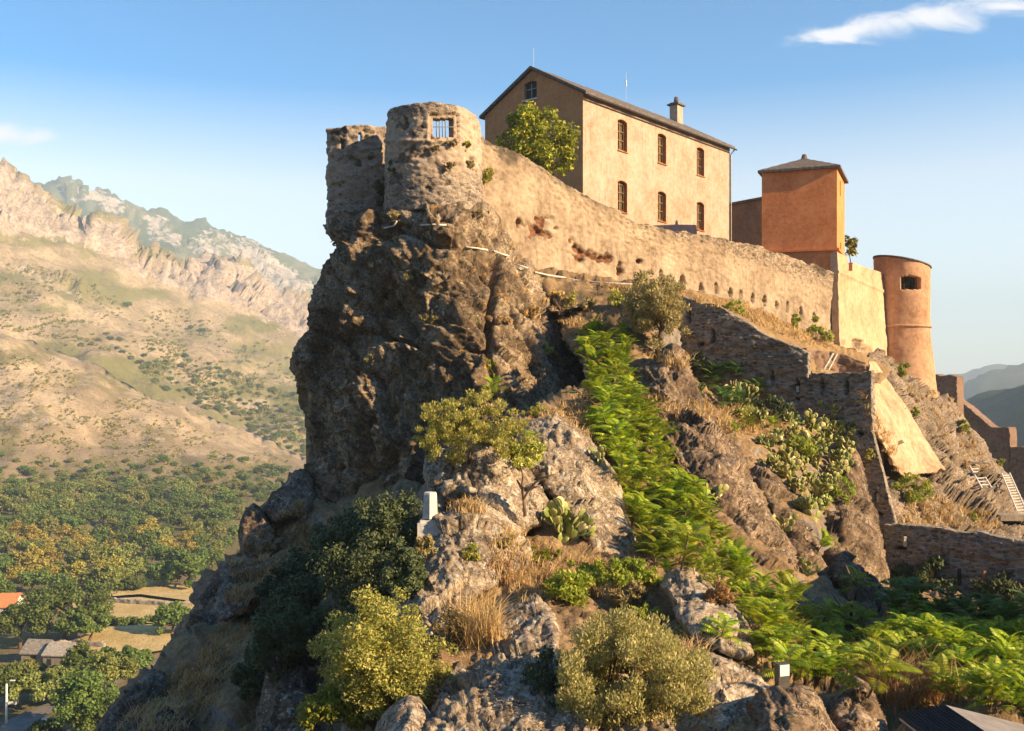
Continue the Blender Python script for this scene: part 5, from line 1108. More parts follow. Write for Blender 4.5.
    # grove beside the fields
    T = [(64, 640, 92, 64, 'belt_a', 'large dark tree of the grove beside the dry fields'), (20, 648, 58, 46, 'belt_a', 'dark round tree in the grove beside the white house'), (88, 644, 50, 36, 'belt_a', 'small dark tree in front of the large grove tree'), (80, 688, 40, 44, 'belt_a', 'dark tree with a bare trunk beside the stone barn'), (22, 684, 60, 22, 'belt_b', 'low olive green tree in front of the stone barn'), (52, 708, 86, 38, 'belt_b', 'broad olive green tree between the barn and the road'), (8, 706, 50, 38, 'belt_a', 'dark tree behind the white lamp post'),
         (108, 700, 56, 46, 'belt_b', 'greyish green tree by the path at the foot of the hill'), (82, 738, 66, 58, 'belt_a', 'dark green tree at the bottom edge beside the road'), (112, 742, 60, 48, 'belt_a', 'dark green tree at the bottom edge under the rock slope'), (132, 676, 36, 28, 'belt_a', 'dark tree at the foot of the rocky slope by the lower field'), (171, 636, 34, 32, 'belt_a', 'dark round tree at the edge of the lower field beside the rock'), (94, 634, 22, 34, 'belt_a', 'thin tree at the corner of the lower field'), (42, 742, 34, 22, 'belt_a', 'low green bush at the bottom edge beside the road'),
         (116, 590, 24, 24, 'belt_b', 'bushy tree at the left end of the upper field'), (160, 588, 32, 24, 'belt_a', 'dark tree on the upper field'), (188, 588, 34, 32, 'belt_a', 'largest dark tree at the right end of the upper field'), (132, 592, 20, 16, 'belt_a', 'small dark bush at the upper field'), (110, 676, 40, 26, 'belt_a', 'dark bush by the bend of the path')]
    for i, (x, y, w, h, mk, lab) in enumerate(T): sized_tree('grove_tree', x, min(y, 745), w, h, M[mk], lab, 'tree', 700+i, 70, 9000, 2.7, .7, 0, .12, .12, FL*F/(min(y, 745)-HY))
    fl = lambda x, y, z=0.: np.array([(x-CX)/F*(FL-z)*F/(y-HY), (FL-z)*F/(y-HY), -FL+z])
    M['field'] = mat_far('field_grass', ((.50, .37, .16), (.66, .50, .24), (.56, .42, .18)), (.20, .18, .06), ((.3, .22, .12),)*3, .12, .15)
    for nm, pl in (('field', [(72, 603), (100, 599), (140, 597), (200, 605), (215, 610), (200, 620), (150, 623), (100, 620), (76, 618)]), ('field', [(100, 627), (155, 624), (178, 632), (176, 648), (150, 652), (128, 653), (108, 652), (62, 660), (72, 640)]), ('field', [(84, 598), (110, 584), (150, 579), (196, 588), (230, 597), (200, 602), (140, 594)])):
        fo = obj(nm, mesh_poly(nm, [fl(x, y, .55) for x, y in pl], [tuple(range(len(pl)))[::-1]], [M['field']]), kind='structure', label='dry golden field on the valley floor'); wear(fo, np.tile([0, .4, 0], (len(pl), 1)))
    M['asphalt'] = mat_plain('road_surface', (.17, .155, .14), .95, .2, .5)
    def ribbon(nm, pts, w):
        L, R_ = [], []; q = [fl(x, y, .62) for x, y in pts]
        for i, p in enumerate(q):
            t = q[min(i+1, len(q)-1)]-q[max(i-1, 0)]; n = np.array([-t[1], t[0], 0]); n /= np.linalg.norm(n); L.append(p+n*w/2); R_.append(p-n*w/2)
        n = len(q); obj(nm, mesh_poly(nm, L+R_, [(i, n+i, n+i+1, i+1) for i in range(n-1)], [M['asphalt']]), kind='structure')
    ribbon('road', [(-30, 760), (2, 738), (20, 722), (36, 713), (52, 707), (75, 700), (95, 690), (110, 681), (121, 672), (126, 664)], 4.6)
    # low field walls and a hedge
    for pts, lab in (([(70, 602), (96, 603), (130, 606), (165, 608), (205, 607)], 'low grey dry stone wall behind the middle field'), ([(52, 650), (72, 647), (88, 649), (104, 650)], 'low broken dry stone wall by the stone barn')):
        q = [fl(x, y, 0) for x, y in pts]; cols = [(p+np.array([0, 0, 1.5]), p-np.array([0, 0, .4])) for p in q]
        strip('field_wall', cols, .6, .35, M['rubble'], lambda Pt, u, tp, px, py: .15*fbm(Pt/.8, 3, 497), None, None, topj=.25, seed=len(pts), label=lab, cat='wall')
    r = np.random.default_rng(77); c, q = [], []
    for i in range(40):
        p = fl(96+62*i/39, 625+1.2*math.sin(i*.5)-(i*.03), 0); c.append(p+np.array([0, 0, .7])); q.append((.9, .9, .9*r.uniform(.8, 1.5)))
    V, Q = leaves(r, c, q, 3000, .5, .8); obj('hedge', mesh_np('hedge', V, Q, [M['belt_a']], smooth=False), label='dark low hedge between the two lower fields', cat='hedge')
    # stone barn with a slab roof in two lengths
    M['barn'] = mat_plain('barn_stone', (.27, .215, .155), .95, .35, 2.2, .6); M['slabs'] = mat_plain('stone_slabs', (.23, .20, .165), .9, .4, 2.5, .6)
    def gabled(name, label, O, w, d, h, rh, wm, rm, rot, doors, ov=.25):
        rt = thing(name, label, 'building', O, None, rot); m = MB()
        m.prism([(0, 0, 0), (0, d, 0), (0, d, h), (0, d/2, h+rh), (0, 0, h)], (w, 0, 0)); obj('wall', fix(m.mesh('wall', wm)), rt)
        r_ = MB(); sl = rh/(d/2); r_.prism([(-ov, -ov, h-ov*sl), (-ov, d/2, h+rh), (-ov, d+ov, h-ov*sl), (-ov, d+ov, h-ov*sl+.22), (-ov, d/2, h+rh+.24), (-ov, -ov, h-ov*sl+.22)], (w+2*ov, 0, 0)); obj('roof', fix(r_.mesh('roof', rm)), rt)
        for x, z, a, b, nm, mt in doors: g = MB(); g.box((x, -.02, z), a/2, .05, b/2); obj(nm, g.mesh(nm, mt), rt)
        return rt
    O = fl(21, 663); gabled('stone_barn', 'old stone barn with a sagging grey slab roof, left half', O, 4.6, 5.2, 1.9, 1.9, M['barn'], M['slabs'], -.12, [(2.6, .9, 1.1, 1.7, 'door', M['dark'])])
    O = fl(43, 666); gabled('barn_wing', 'pale roofed right half of the old stone barn', O, 5.0, 5.4, 2.1, 1.7, M['barn'], mat_plain('pale_slabs', (.33, .29, .235), .9, .3, 2.5, .6), -.12, [(1.3, .8, .8, 1.2, 'window', M['dark'])])
    O = fl(92, 634); gabled('stone_hut', 'tiny stone hut at the corner of the lower field', O, 2.2, 2.0, 1.2, .4, M['barn'], M['slabs'], .1, [(1.1, .6, .6, .9, 'door', M['dark'])])
    O = fl(-34, 628); gabled('white_house', 'white house with an orange tiled roof at the left edge', O, 9.8, 7., 4.6, 2.0, mat_plain('white_render', (.66, .62, .58), .9, .1, 1), mat_plain('orange_tiles', (.52, .20, .08), .9, .25, 3, .4), .12, [(8.4, 2.9, .9, 1.3, 'shutter', mat_plain('red_shutter', (.35, .10, .06))), (8.4, 1.0, .9, 1.6, 'door', M['dark']), (5.6, 2.9, .9, 1.3, 'shutter', M['dark'])], .5)
    # lamp post, cabinet, car
    p = fl(6.5, 728); k = p[1]/F; lp = thing('lamp_post', 'white concrete lamp post beside the road at the lower left', 'lamp post', p)
    m = MB(); m.tube([(0, 0, -.3), (0, 0, 7.0)], [.22, .15], 8); obj('pole', m.mesh('pole', M['white'], True), lp)
    m = MB(); m.tube([(0, 0, 6.9), (.2, 0, 7.3), (.7, 0, 7.5)], .06, 6); obj('arm', m.mesh('arm', M['zinc'], True), lp)
    m = MB(); m.box((.95, 0, 7.52), .36, .14, .08); obj('lamp_head', m.mesh('lamp_head', M['white']), lp)
    p = fl(13, 708); cb = thing('roadside_cabinet', 'small white cabinet on legs beside the lamp post', 'cabinet', p)
    m = MB(); m.box((0, 0, 1.5), .75, .5, .75); obj('body', m.mesh('body', M['white']), cb)
    m = MB(); m.box((0, 0, 2.32), .85, .6, .06); obj('lid', m.mesh('lid', M['zinc']), cb)
    for sx in (-1, 1):
        for sy in (-1, 1): m = MB(); m.box((sx*.6, sy*.4, .38), .06, .06, .40); obj('leg', m.mesh('leg', M['zinc']), cb)
    def car(px, py, col, lab, rot):
        p = fl(px, py, .6); rt = thing('parked_car', lab, 'car', p, None, rot)
        prof = [(-2.05, .35), (2.05, .35), (2.1, .75), (1.3, .92), (.7, 1.42), (-1.1, 1.45), (-1.75, .98), (-2.1, .9)]
        m = MB(); m.prism([(x, -.82, z) for x, z in prof], (0, 1.64, 0)); obj('body', fix(m.mesh('body', mat_plain(lab.split()[0]+'_car_paint', col, .3, .05, 2, 0, .5))), rt)
        m = MB(); m.prism([(1.15, -.84, .95), (.66, -.84, 1.36), (-1.05, -.84, 1.38), (-1.5, -.84, 1.0)], (0, 1.68, 0)); obj('windows', fix(m.mesh('windows', M['pane'])), rt)
        for sx in (-1.3, 1.3):
            for sy in (-.8, .8): m = MB(); m.tube([(sx, sy-.1, .32), (sx, sy+.1, .32)], .32, 12); obj('wheel', m.mesh('wheel', M['dark']), rt)
    car(4, 684, (.03, .035, .045), 'dark parked car at the left edge under the grove', .3)
    car(49, 728, (.30, .32, .35), 'silver parked car on the road by the bottom edge', .7)
valley_life()
# ---- plants of the citadel rock
def frond_geo(rng, L, n, droop):
    V, Q = [], []; up = rng.uniform(.55, 1.2); p = np.zeros(3); a = up; pts = [p.copy()]
    for i in range(n): p = p+np.array([math.cos(a), 0, math.sin(a)])*L/n; a -= droop/n; pts.append(p.copy())
    for i in range(1, n+1):
        t = pts[i]-pts[i-1]; t /= np.linalg.norm(t); s = L*.30*math.sin(math.pi*(.18+.78*i/n))+.02
        for sd in (-1, 1):
            d = np.array([t[0]*.45, sd*.9, t[2]*.45-.22]); d /= np.linalg.norm(d); w = t*s*.15
            V += [pts[i], pts[i]+d*s*.4+w+[0,0,.01], pts[i]+d*s, pts[i]+d*s*.4-w]; o = len(V); Q.append((o-4, o-3, o-2, o-1))
    return np.array(V), Q, pts
def saplings():
    protos = []
    for mk in ('frond', 'frond_dark'):
        for v in range(4):
            rng = np.random.default_rng(40+v); h = 1.0; V, Q, o = [], [], 0; st = MB(); st.tube([(0, 0, -.25), (.03, .02, h*.5), (.0, .05, h)], [.03, .022, .012], 5)
            for i in range(11):
                f = .45+.55*i/10; L = rng.uniform(.62, .95)*(1.15-.35*f); v_, q, pts = frond_geo(rng, L, 14, rng.uniform(1.0, 1.7)); a = i*2.4+rng.normal()*.25
                c, s = math.cos(a), math.sin(a); R = np.array([[c, -s, 0], [s, c, 0], [0, 0, 1]]); v_ = v_@R.T+[.02, .03, h*f]; V.append(v_); Q += [tuple(k+o for k in qq) for qq in q]; o += len(v_)
                st.tube([x@R.T+[.02, .03, h*f] for x in pts[::4]], .006, 3, False)
            protos.append((mesh_np('fronds', np.concatenate(V), np.array(Q), [M[mk]], smooth=False), st.mesh('stem', M['bark'], True)))
    rng = np.random.default_rng(9); rest = []
    def plant(x, y, sc, dark, lab, grp):
        h = hit(x, y)
        if h is None: return
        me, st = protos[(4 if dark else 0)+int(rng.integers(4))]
        if lab is None:
            e_ = Matrix.Translation(tuple(float(q) for q in h[0]-np.array([0, 0, .1]))) @ Matrix.Rotation(float(rng.random()*6.3), 4, 'Z') @ Matrix.Scale(float(sc*rng.uniform(.8, 1.25)), 4)
            co = np.empty(len(me.vertices)*3, np.float32); me.vertices.foreach_get('co', co); A_ = np.array(e_); rest.append(co.reshape(-1, 3)@A_[:3,:3].T+A_[:3,3]); return
        r = thing('feathery_sapling', lab, 'plant', h[0]-np.array([0, 0, .1]), grp, (float(rng.normal()*.22), float(rng.normal()*.22), float(rng.random()*6.3)), float(sc*rng.uniform(.8, 1.25))); obj('fronds', me, r); obj('stem', st, r)
    main = [(604, 408), (622, 402), (640, 408), (655, 425), (662, 450), (672, 478), (688, 498), (708, 522), (726, 545), (745, 570), (768, 592), (800, 600), (812, 618), (846, 622), (870, 640), (884, 668), (866, 690), (838, 690), (812, 682), (784, 678), (764, 664), (756, 640), (742, 610), (720, 590), (700, 574), (664, 570), (640, 558), (634, 530), (622, 496), (612, 460)]
    for i, (x, y) in enumerate(sorted(inside_pts(main, lambda x, y: 8+.022*(y-420), 21, 300), key=lambda p: -p[1])): plant(x, y+6, (.9-.0011*(y-420))*rng.uniform(.65, 1.25), False, 'bright green feathery sapling in the sunlit thicket filling the gully' if i < 185 else None, 'saplings of the sunlit gully thicket')
    for x, y in inside_pts([(590, 330), (606, 322), (626, 340), (632, 372), (636, 400), (610, 408), (596, 392), (586, 368)], 10, 22, 28): plant(x, y+8, .95, False, 'green feathery sapling in the upper gully between crag and rock rib', 'saplings of the upper gully')
    low = [(884, 630), (905, 612), (930, 606), (960, 612), (1000, 620), (1040, 626), (1060, 720), (1024, 712), (985, 700), (950, 692), (920, 676), (892, 668)]
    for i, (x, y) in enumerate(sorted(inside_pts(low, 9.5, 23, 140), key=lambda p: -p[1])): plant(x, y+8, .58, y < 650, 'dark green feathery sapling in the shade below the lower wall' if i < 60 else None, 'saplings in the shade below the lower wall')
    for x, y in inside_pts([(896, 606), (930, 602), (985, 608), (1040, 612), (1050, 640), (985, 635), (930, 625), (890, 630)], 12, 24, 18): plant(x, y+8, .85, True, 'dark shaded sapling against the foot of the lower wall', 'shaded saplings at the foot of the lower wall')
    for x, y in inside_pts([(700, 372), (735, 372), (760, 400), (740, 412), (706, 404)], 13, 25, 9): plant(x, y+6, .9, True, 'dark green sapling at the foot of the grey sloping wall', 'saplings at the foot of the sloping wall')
    for x, y, s, lab in ((492, 400, .9, 'bright yellow green sapling growing straight up against the crag'), (524, 448, .7, 'bright green sapling on the right of the round yellow bush'), (598, 440, .6, 'small bright sapling beside the upper cactus'), (776, 432, .7, 'yellow green sapling among the cactus pads'), (855, 600, .8, 'fresh green sapling growing on the dark buttress'), (815, 552, .7, 'small green plant between two brown rock spurs'), (716, 652, .8, 'dark green sapling on the round rock beside the pale bush'), (735, 436, .7, 'yellow green plant on the dry ledge above the gully'), (752, 432, .7, 'bushy green plant on the ledge left of the cactus thicket')): plant(x, y, s, False, lab, None)
    V = np.concatenate(rest); obj('merged_saplings', mesh_np('merged_saplings', V, np.arange(len(V)).reshape(-1, 4), [M['frond']], smooth=False), kind='stuff', label='remaining feathery saplings of the gully and the lower wall, merged')  # leftover saplings joined into one mesh
saplings()

def cacti():
    def pad_geo(n=10, m=5):
        V = []; Q = []
        for j in range(m+1):
            th = math.pi*j/m
            for i in range(n):
                ph = 2*math.pi*i/n; z = .5-.5*math.cos(th); w = math.sin(th)*(.5+.22*z)
                V.append((w*math.cos(ph)*.72, w*math.sin(ph)*.15, z))
        for j in range(m):
            for i in range(n): Q.append((j*n+i, j*n+(i+1) % n, (j+1)*n+(i+1) % n, (j+1)*n+i))
        return np.array(V), np.array(Q)
    PV, PQ = pad_geo()
    def make(rng, levels, size, nb):
        Vs, Qs, o = [], [], [0]
        def grow(base, up, yaw, lv, s):
            c, sn = math.cos(yaw), math.sin(yaw); x = np.array([c, sn, 0]); z = up/np.linalg.norm(up); x = x-z*(x@z); x /= np.linalg.norm(x); y = np.cross(z, x)
            V = (PV*s)@np.stack([x, y, z]); Vs.append(V+base); Qs.append(PQ+o[0]); o[0] += len(V)
            if lv <= 0: return
            for k in range(int(rng.integers(1, 4)) if lv < levels else 3):
                a = rng.uniform(-.95, .95); q = base+z*s*(.62+.34*math.cos(a))+x*s*.36*math.sin(a)
                grow(q, z*math.cos(a*.8)+x*math.sin(a*.8)+y*rng.normal()*.35+np.array([0,0,.25]), yaw+rng.normal()*.7, lv-1, s*rng.uniform(.78, 1.0))
        for b in range(nb): grow(np.array([rng.normal()*.07*(nb > 1), rng.normal()*.07*(nb > 1), -.05]), np.array([rng.normal()*.35, rng.normal()*.35, 1]), rng.random()*6.3, levels, size)
        return mesh_np('prickly_pear', np.concatenate(Vs), np.concatenate(Qs), [M['pad']])
    rng = np.random.default_rng(3); pr = [make(np.random.default_rng(20+i), 3, .34, 3) for i in range(4)]; sm = [make(np.random.default_rng(60+i), 2, .30, 2) for i in range(3)]
    def put(x, y, sc, lab, grp=None, small=False):
        h = hit(x, y)
        if h is None: return
        me = (sm if small else pr)[int(rng.integers(3 if small else 4))]
        obj('prickly_pear', me, None, h[0]-np.array([0, 0, .08]), lab, 'cactus', grp, None, float(rng.random()*6.3), float(sc))
    put(560, 540, 1.05, 'prickly pear with pale sunlit pads on the dry grass below the boulder')
    put(602, 462, .95, 'prickly pear at the top edge of the grey rock slab beside the thicket', None, True)
    put(618, 468, .9, 'lower prickly pear hanging at the edge of the grey rock slab', None, True)
    put(736, 408, 1.25, 'dark prickly pear at the foot of the sloping grey wall')
    put(712, 500, 1., 'small prickly pear on the furrowed rock above the thicket', None, True)
    put(786, 530, 1., 'small prickly pear with two round green pads on the dark spur', None, True)
    put(806, 575, .9, 'small yellowish prickly pear low on the brown rock spur', None, True)
    put(920, 655, 1., 'prickly pear half hidden in the dark saplings at the lower right', None, True)
    put(612, 388, .8, 'shaded prickly pear in the upper gully', None, True)
    for x, y in ((762, 428), (778, 445), (796, 440), (812, 432), (828, 440), (845, 436), (786, 466), (802, 470), (818, 468), (836, 466), (800, 494), (816, 498), (832, 490), (812, 520), (770, 450), (790, 425), (825, 420), (842, 455), (772, 470), (790, 480), (806, 455), (822, 452), (838, 478), (846, 470), (808, 485), (824, 510)):
        put(x, y, rng.uniform(.6, .95), 'prickly pear in the big cactus thicket below the stepped wall', 'prickly pears of the cactus thicket')
cacti()

def bushes():
    B = sized_tree
    up = ('foliage', 'stem')
    B('pale_bush', 624, 738, 190, 146, M['sage'], 'large pale grey green bush at the bottom centre', 'bush', 1, 300, 56000, 4.0, .38, .55, .075, 0, 17.0, None, up, .8)
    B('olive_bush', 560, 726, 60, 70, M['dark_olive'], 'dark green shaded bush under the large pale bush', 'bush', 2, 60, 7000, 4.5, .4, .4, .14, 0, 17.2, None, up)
    B('yellow_bush', 376, 722, 118, 126, M['broom'], 'tall yellow green bush with a golden top left of the white pillar rock', 'bush', 3, 210, 40000, 3.5, .5, .25, .09, 0, 18.6, None, up, .7)
    B('yellow_bush', 334, 742, 60, 62, M['herb'], 'bright green low bush at the bottom edge below the tall yellow bush', 'bush', 4, 60, 7000, 4.6, .5, .2, .15, 0, 18.4, None, up)
    B('round_bush', 468, 456, 106, 66, M['broom'], 'rounded yellow green bush at the foot of the tall crag', 'bush', 5, 170, 18000, 3.2, .35, .55, .085, 0, None, None, up, .9)
    B('round_bush', 520, 468, 40, 34, M['broom'], 'small yellow green bush on the right of the rounded crag bush', 'bush', 55, 40, 3600, 3.6, .4, .4, .14, 0, None, None, up, .9)
    B('olive_tree', 656, 362, 62, 92, M['olive'], 'feathery golden olive tree in front of the sunlit fortress wall', 'tree', 6, 120, 15000, 3.4, .3, .5, .10, .06, None, None, ('crown', 'trunk'), .45)
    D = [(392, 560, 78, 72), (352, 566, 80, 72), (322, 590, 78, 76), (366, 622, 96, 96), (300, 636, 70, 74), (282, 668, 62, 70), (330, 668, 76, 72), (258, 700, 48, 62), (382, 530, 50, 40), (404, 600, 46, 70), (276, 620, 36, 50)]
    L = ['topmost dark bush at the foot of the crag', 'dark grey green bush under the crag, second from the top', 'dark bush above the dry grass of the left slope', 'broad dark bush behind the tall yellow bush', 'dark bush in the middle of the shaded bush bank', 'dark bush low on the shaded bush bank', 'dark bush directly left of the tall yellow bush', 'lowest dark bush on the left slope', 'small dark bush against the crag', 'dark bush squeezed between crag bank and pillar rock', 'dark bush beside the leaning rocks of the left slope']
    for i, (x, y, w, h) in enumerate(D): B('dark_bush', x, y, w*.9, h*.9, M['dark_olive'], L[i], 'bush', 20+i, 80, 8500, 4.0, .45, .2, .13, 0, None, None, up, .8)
    B('courtyard_tree', 530, 216, 92, 106, M['fresh'], 'bright green tree in front of the ochre building gable', 'tree', 40, 80, 8000, 4.0, .55, 0, .095, .12, 60.5, None, ('crown', 'trunk'), .4)
    B('courtyard_bush', 851, 262, 13, 26, M['fresh'], 'small green bush above the wall beside the orange tower', 'bush', 41, 14, 500, 3.5, .6, 0, .25, 0, 79, None, up)
    S = [(466, 150, 9, 10, 'herb', 'small tuft of weeds right of the bastion window'), (451, 146, 14, 9, 'olive', 'dry weeds under the bastion window'), (470, 169, 10, 12, 'olive', 'small brown green weeds on the right of the bastion wall'), (449, 170, 14, 10, 'olive', 'small weeds in the middle of the bastion wall'), (484, 186, 16, 34, 'broom', 'yellow green weeds hanging where bastion and long wall meet'), (383, 204, 16, 36, 'dark_olive', 'dark shrub in the corner between the two bastion walls'), (393, 176, 10, 20, 'dark_olive', 'small dark green shrub on the round bastion wall'), (437, 150, 9, 6, 'olive', 'tiny dark weed tuft left of the bastion window'),
         (797, 330, 10, 20, 'herb', 'green weeds on the base of the long sunlit wall'), (816, 340, 14, 24, 'herb', 'taller green weeds at the right end of the long wall'), (828, 346, 12, 24, 'broom', 'yellow weeds beside the smooth plaster wall'), (733, 312, 20, 14, 'broom', 'yellow grass bush on top of the sloping wall'), (910, 503, 30, 26, 'herb', 'green bush beside the foot of the pale plastered slope'), (886, 462, 16, 24, 'broom', 'yellow green bush below the pale plastered slope'), (899, 374, 24, 14, 'herb', 'green tuft at the foot of the round tower'), (964, 432, 14, 12, 'herb', 'bright green tuft high on the right cliff'), (916, 415, 8, 8, 'herb', 'tiny green tuft on the right cliff beside the plastered slope'), (973, 520, 20, 10, 'herb', 'green tuft low on the right cliff'), (1000, 468, 8, 12, 'herb', 'green tuft beside the white ladder'), (571, 304, 16, 14, 'broom', 'yellow moss tuft on the crag under the pale pipe'), (590, 312, 14, 20, 'olive', 'brown tuft left of the golden olive tree'), (618, 308, 18, 18, 'broom', 'yellow tuft beside the golden olive tree'),
         (372, 360, 12, 9, 'olive', 'dry ochre tuft in the middle of the dark crag face'), (408, 280, 12, 10, 'olive', 'dry brown tuft high on the crag face'), (350, 392, 14, 9, 'rust_grass', 'reddish dry tuft on the left of the crag face'), (430, 322, 14, 8, 'olive', 'dry tuft near the edge of the crag'), (500, 322, 22, 9, 'straw', 'golden grass tuft on the sunlit side of the crag'), (532, 318, 20, 14, 'straw', 'golden grass tuft on the right side of the crag'), (545, 352, 18, 10, 'broom', 'yellow tuft on a ledge low on the sunlit crag'), (478, 216, 18, 8, 'olive', 'dry grass at the foot of the round bastion wall'), (395, 218, 16, 8, 'olive', 'dry grass where the two bastion walls meet the crag'), (490, 385, 12, 34, 'herb', 'upright yellow green plant in the crack of the crag'), (340, 470, 16, 12, 'rust_grass', 'dry tuft low on the shaded crag'), (556, 300, 16, 12, 'straw', 'golden tuft under the pale pipe'), (588, 588, 40, 26, 'herb', 'low yellow green weeds between the slab and the pale bush'), (540, 560, 34, 14, 'herb', 'flat green weeds in the dry grass below the cactus'), (505, 545, 22, 12, 'olive', 'grey green weeds in the dry grass beside the dead bush'), (628, 606, 44, 24, 'olive', 'dry olive weeds between the pale bush and the round rock'), (648, 622, 30, 20, 'herb', 'low green weeds at the foot of the round rock'), (640, 584, 40, 26, 'herb', 'yellow green weeds where the thicket meets the pale bush'), (800, 455, 36, 20, 'herb', 'yellow green weeds inside the cactus thicket'), (770, 415, 40, 20, 'dark_olive', 'dark green shrub at the wall above the cactus thicket'), (835, 500, 26, 22, 'herb', 'green weeds at the lower edge of the cactus thicket'), (566, 600, 50, 34, 'herb', 'bright yellow green bush at the left foot of the gully thicket'), (612, 586, 36, 26, 'herb', 'bright green bush above the large pale bush'), (745, 420, 34, 18, 'broom', 'yellow green low bush on the ledge above the gully rock'), (540, 412, 22, 10, 'broom', 'yellow tuft on top of the grey rock slab'), (640, 470, 0, 0, '', ''), (455, 640, 30, 26, 'olive', 'brownish weeds under the pillar rock'), (425, 560, 18, 34, 'olive', 'ochre moss hanging on the pillar rock'), (470, 560, 14, 16, 'broom', 'yellow moss tuft on the pillar rock'), (690, 640, 40, 26, 'olive', 'ochre weeds at the right of the large pale bush'), (720, 606, 22, 24, 'rust_grass', 'reddish dry weeds on the round rock'), (776, 610, 16, 20, 'herb', 'fresh weeds between spur and thicket'), (934, 585, 34, 30, 'dark_olive', 'dark shrub against the lower wall'), (905, 590, 30, 34, 'dark_olive', 'dark shrub at the corner of stepped wall and lower wall'), (1000, 605, 50, 36, 'dark_olive', 'dark shrub in the shade at the right edge'), (660, 300, 0, 0, '', ''), (870, 460, 12, 14, 'broom', 'yellow green tuft on the stepped wall arris'), (530, 416, 14, 10, 'herb', 'small bright tuft at the crag foot'), (700, 375, 20, 24, 'dark_olive', 'dark shrub in the corner below the sloping wall')]
    for i, (x, y, w, h, mk, lab) in enumerate(S):
        if w: B('small_shrub', x, y, w, h, M[mk], lab, 'shrub', 200+i, max(10, int(w*.8)), int(120+w*h*2.2), 3.4 if y < 560 else 4.5, .4, .4, .2, 0, None, None, up, .9, .08)
bushes()

def dry_grass():
    rng = np.random.default_rng(12)
    Z = [('straw', [(480, 520), (520, 530), (545, 545), (580, 560), (600, 580), (560, 600), (520, 600), (500, 580)], 80, .28), ('straw', [(450, 612), (490, 600), (500, 640), (465, 648)], 60, .55), ('straw', [(455, 500), (480, 498), (482, 512), (460, 512)], 26, .25), ('straw', [(690, 300), (740, 316), (800, 344), (840, 350), (800, 330), (740, 302)], 110, .35), ('straw', [(905, 505), (940, 500), (990, 515), (1010, 530), (920, 526), (900, 522)], 90, .35),
         ('straw', [(690, 400), (720, 405), (790, 425), (780, 440), (730, 432), (700, 418)], 70, .35), ('straw', [(545, 300), (580, 300), (590, 340), (580, 380), (565, 340)], 50, .25), ('straw', [(520, 420), (580, 395), (600, 420), (610, 450), (560, 420)], 50, .25), ('straw', [(630, 660), (700, 640), (720, 650), (640, 680)], 50, .3), ('straw', [(860, 390), (890, 440), (905, 480), (890, 470), (872, 430)], 40, .3),
         ('straw', [(640, 350), (690, 350), (700, 370), (650, 365)], 30, .3), ('straw', [(600, 400), (650, 395), (690, 410), (680, 430), (640, 420)], 30, .3), ('rust_grass', [(870, 668), (900, 662), (940, 684), (960, 700), (900, 712), (880, 700)], 120, .6), ('rust_grass', [(480, 560), (530, 560), (560, 590), (500, 590)], 20, .25), ('straw', [(230, 560), (300, 500), (330, 540), (300, 600), (250, 640), (200, 731), (110, 731), (160, 690), (230, 630)], 240, .3), ('rust_grass', [(230, 560), (300, 500), (320, 540), (260, 620), (200, 690), (150, 700), (230, 620)], 260, .26), ('straw', [(600, 285), (680, 288), (700, 300), (640, 300)], 50, .3), ('straw', [(560, 560), (640, 560), (660, 590), (600, 600)], 40, .35), ('rust_grass', [(740, 590), (790, 600), (800, 640), (760, 620)], 30, .35), ('straw', [(905, 385), (950, 400), (1000, 480), (960, 470), (930, 430)], 60, .35)]
    acc = {'straw': [[], [], 0], 'rust_grass': [[], [], 0]}
    for mk, poly, n, hh in Z:
        A = acc[mk]
        for x, y in inside_pts(poly, 3.0, len(poly)*n+int(poly[0][0]), n):
            h = hit(x, y)
            if h is None or h[1][2] < -.2: continue
            if h[0][1] > 100: continue
            nb = 16; p = h[0]+np.stack([rng.normal(size=nb)*.10, rng.normal(size=nb)*.10, np.full(nb, -.05)], 1)
            a = rng.random(nb)*6.3; ln = hh*rng.uniform(.5, 1.25, nb)*rng.uniform(.7, 1.3); t = rng.uniform(.15, .75, nb)
            dirv = np.stack([np.cos(a)*t, np.sin(a)*t, np.ones(nb)], 1); m_ = p+dirv*ln[:,None]*.55; e = p+np.stack([np.cos(a)*t*2.0, np.sin(a)*t*2.0, np.full(nb, .95)], 1)*ln[:,None]*.95
            s = np.stack([-np.sin(a+.8), np.cos(a+.8), 0*a], 1)*.011*h[0][1]/22
            V = np.stack([p-s, p+s, m_+s*.8, m_-s*.8, e+s*.25, e-s*.25], 1).reshape(-1, 3); o = np.arange(nb)[:,None]*6
            Q = np.concatenate([o+np.array([[0, 1, 2, 3]]), o+np.array([[3, 2, 4, 5]])])
            A[0].append(V); A[1].append(Q+A[2]); A[2] += len(V)
    for mk, nm, lab in (('straw', 'dry_grass', 'golden dry grass on ledges and slopes'), ('rust_grass', 'reddish_grass', 'reddish dry grass on the slopes')):
        obj(nm, mesh_np(nm, np.concatenate(acc[mk][0]), np.concatenate(acc[mk][1]), [M[mk]], smooth=False), kind='stuff', label=lab)
dry_grass()

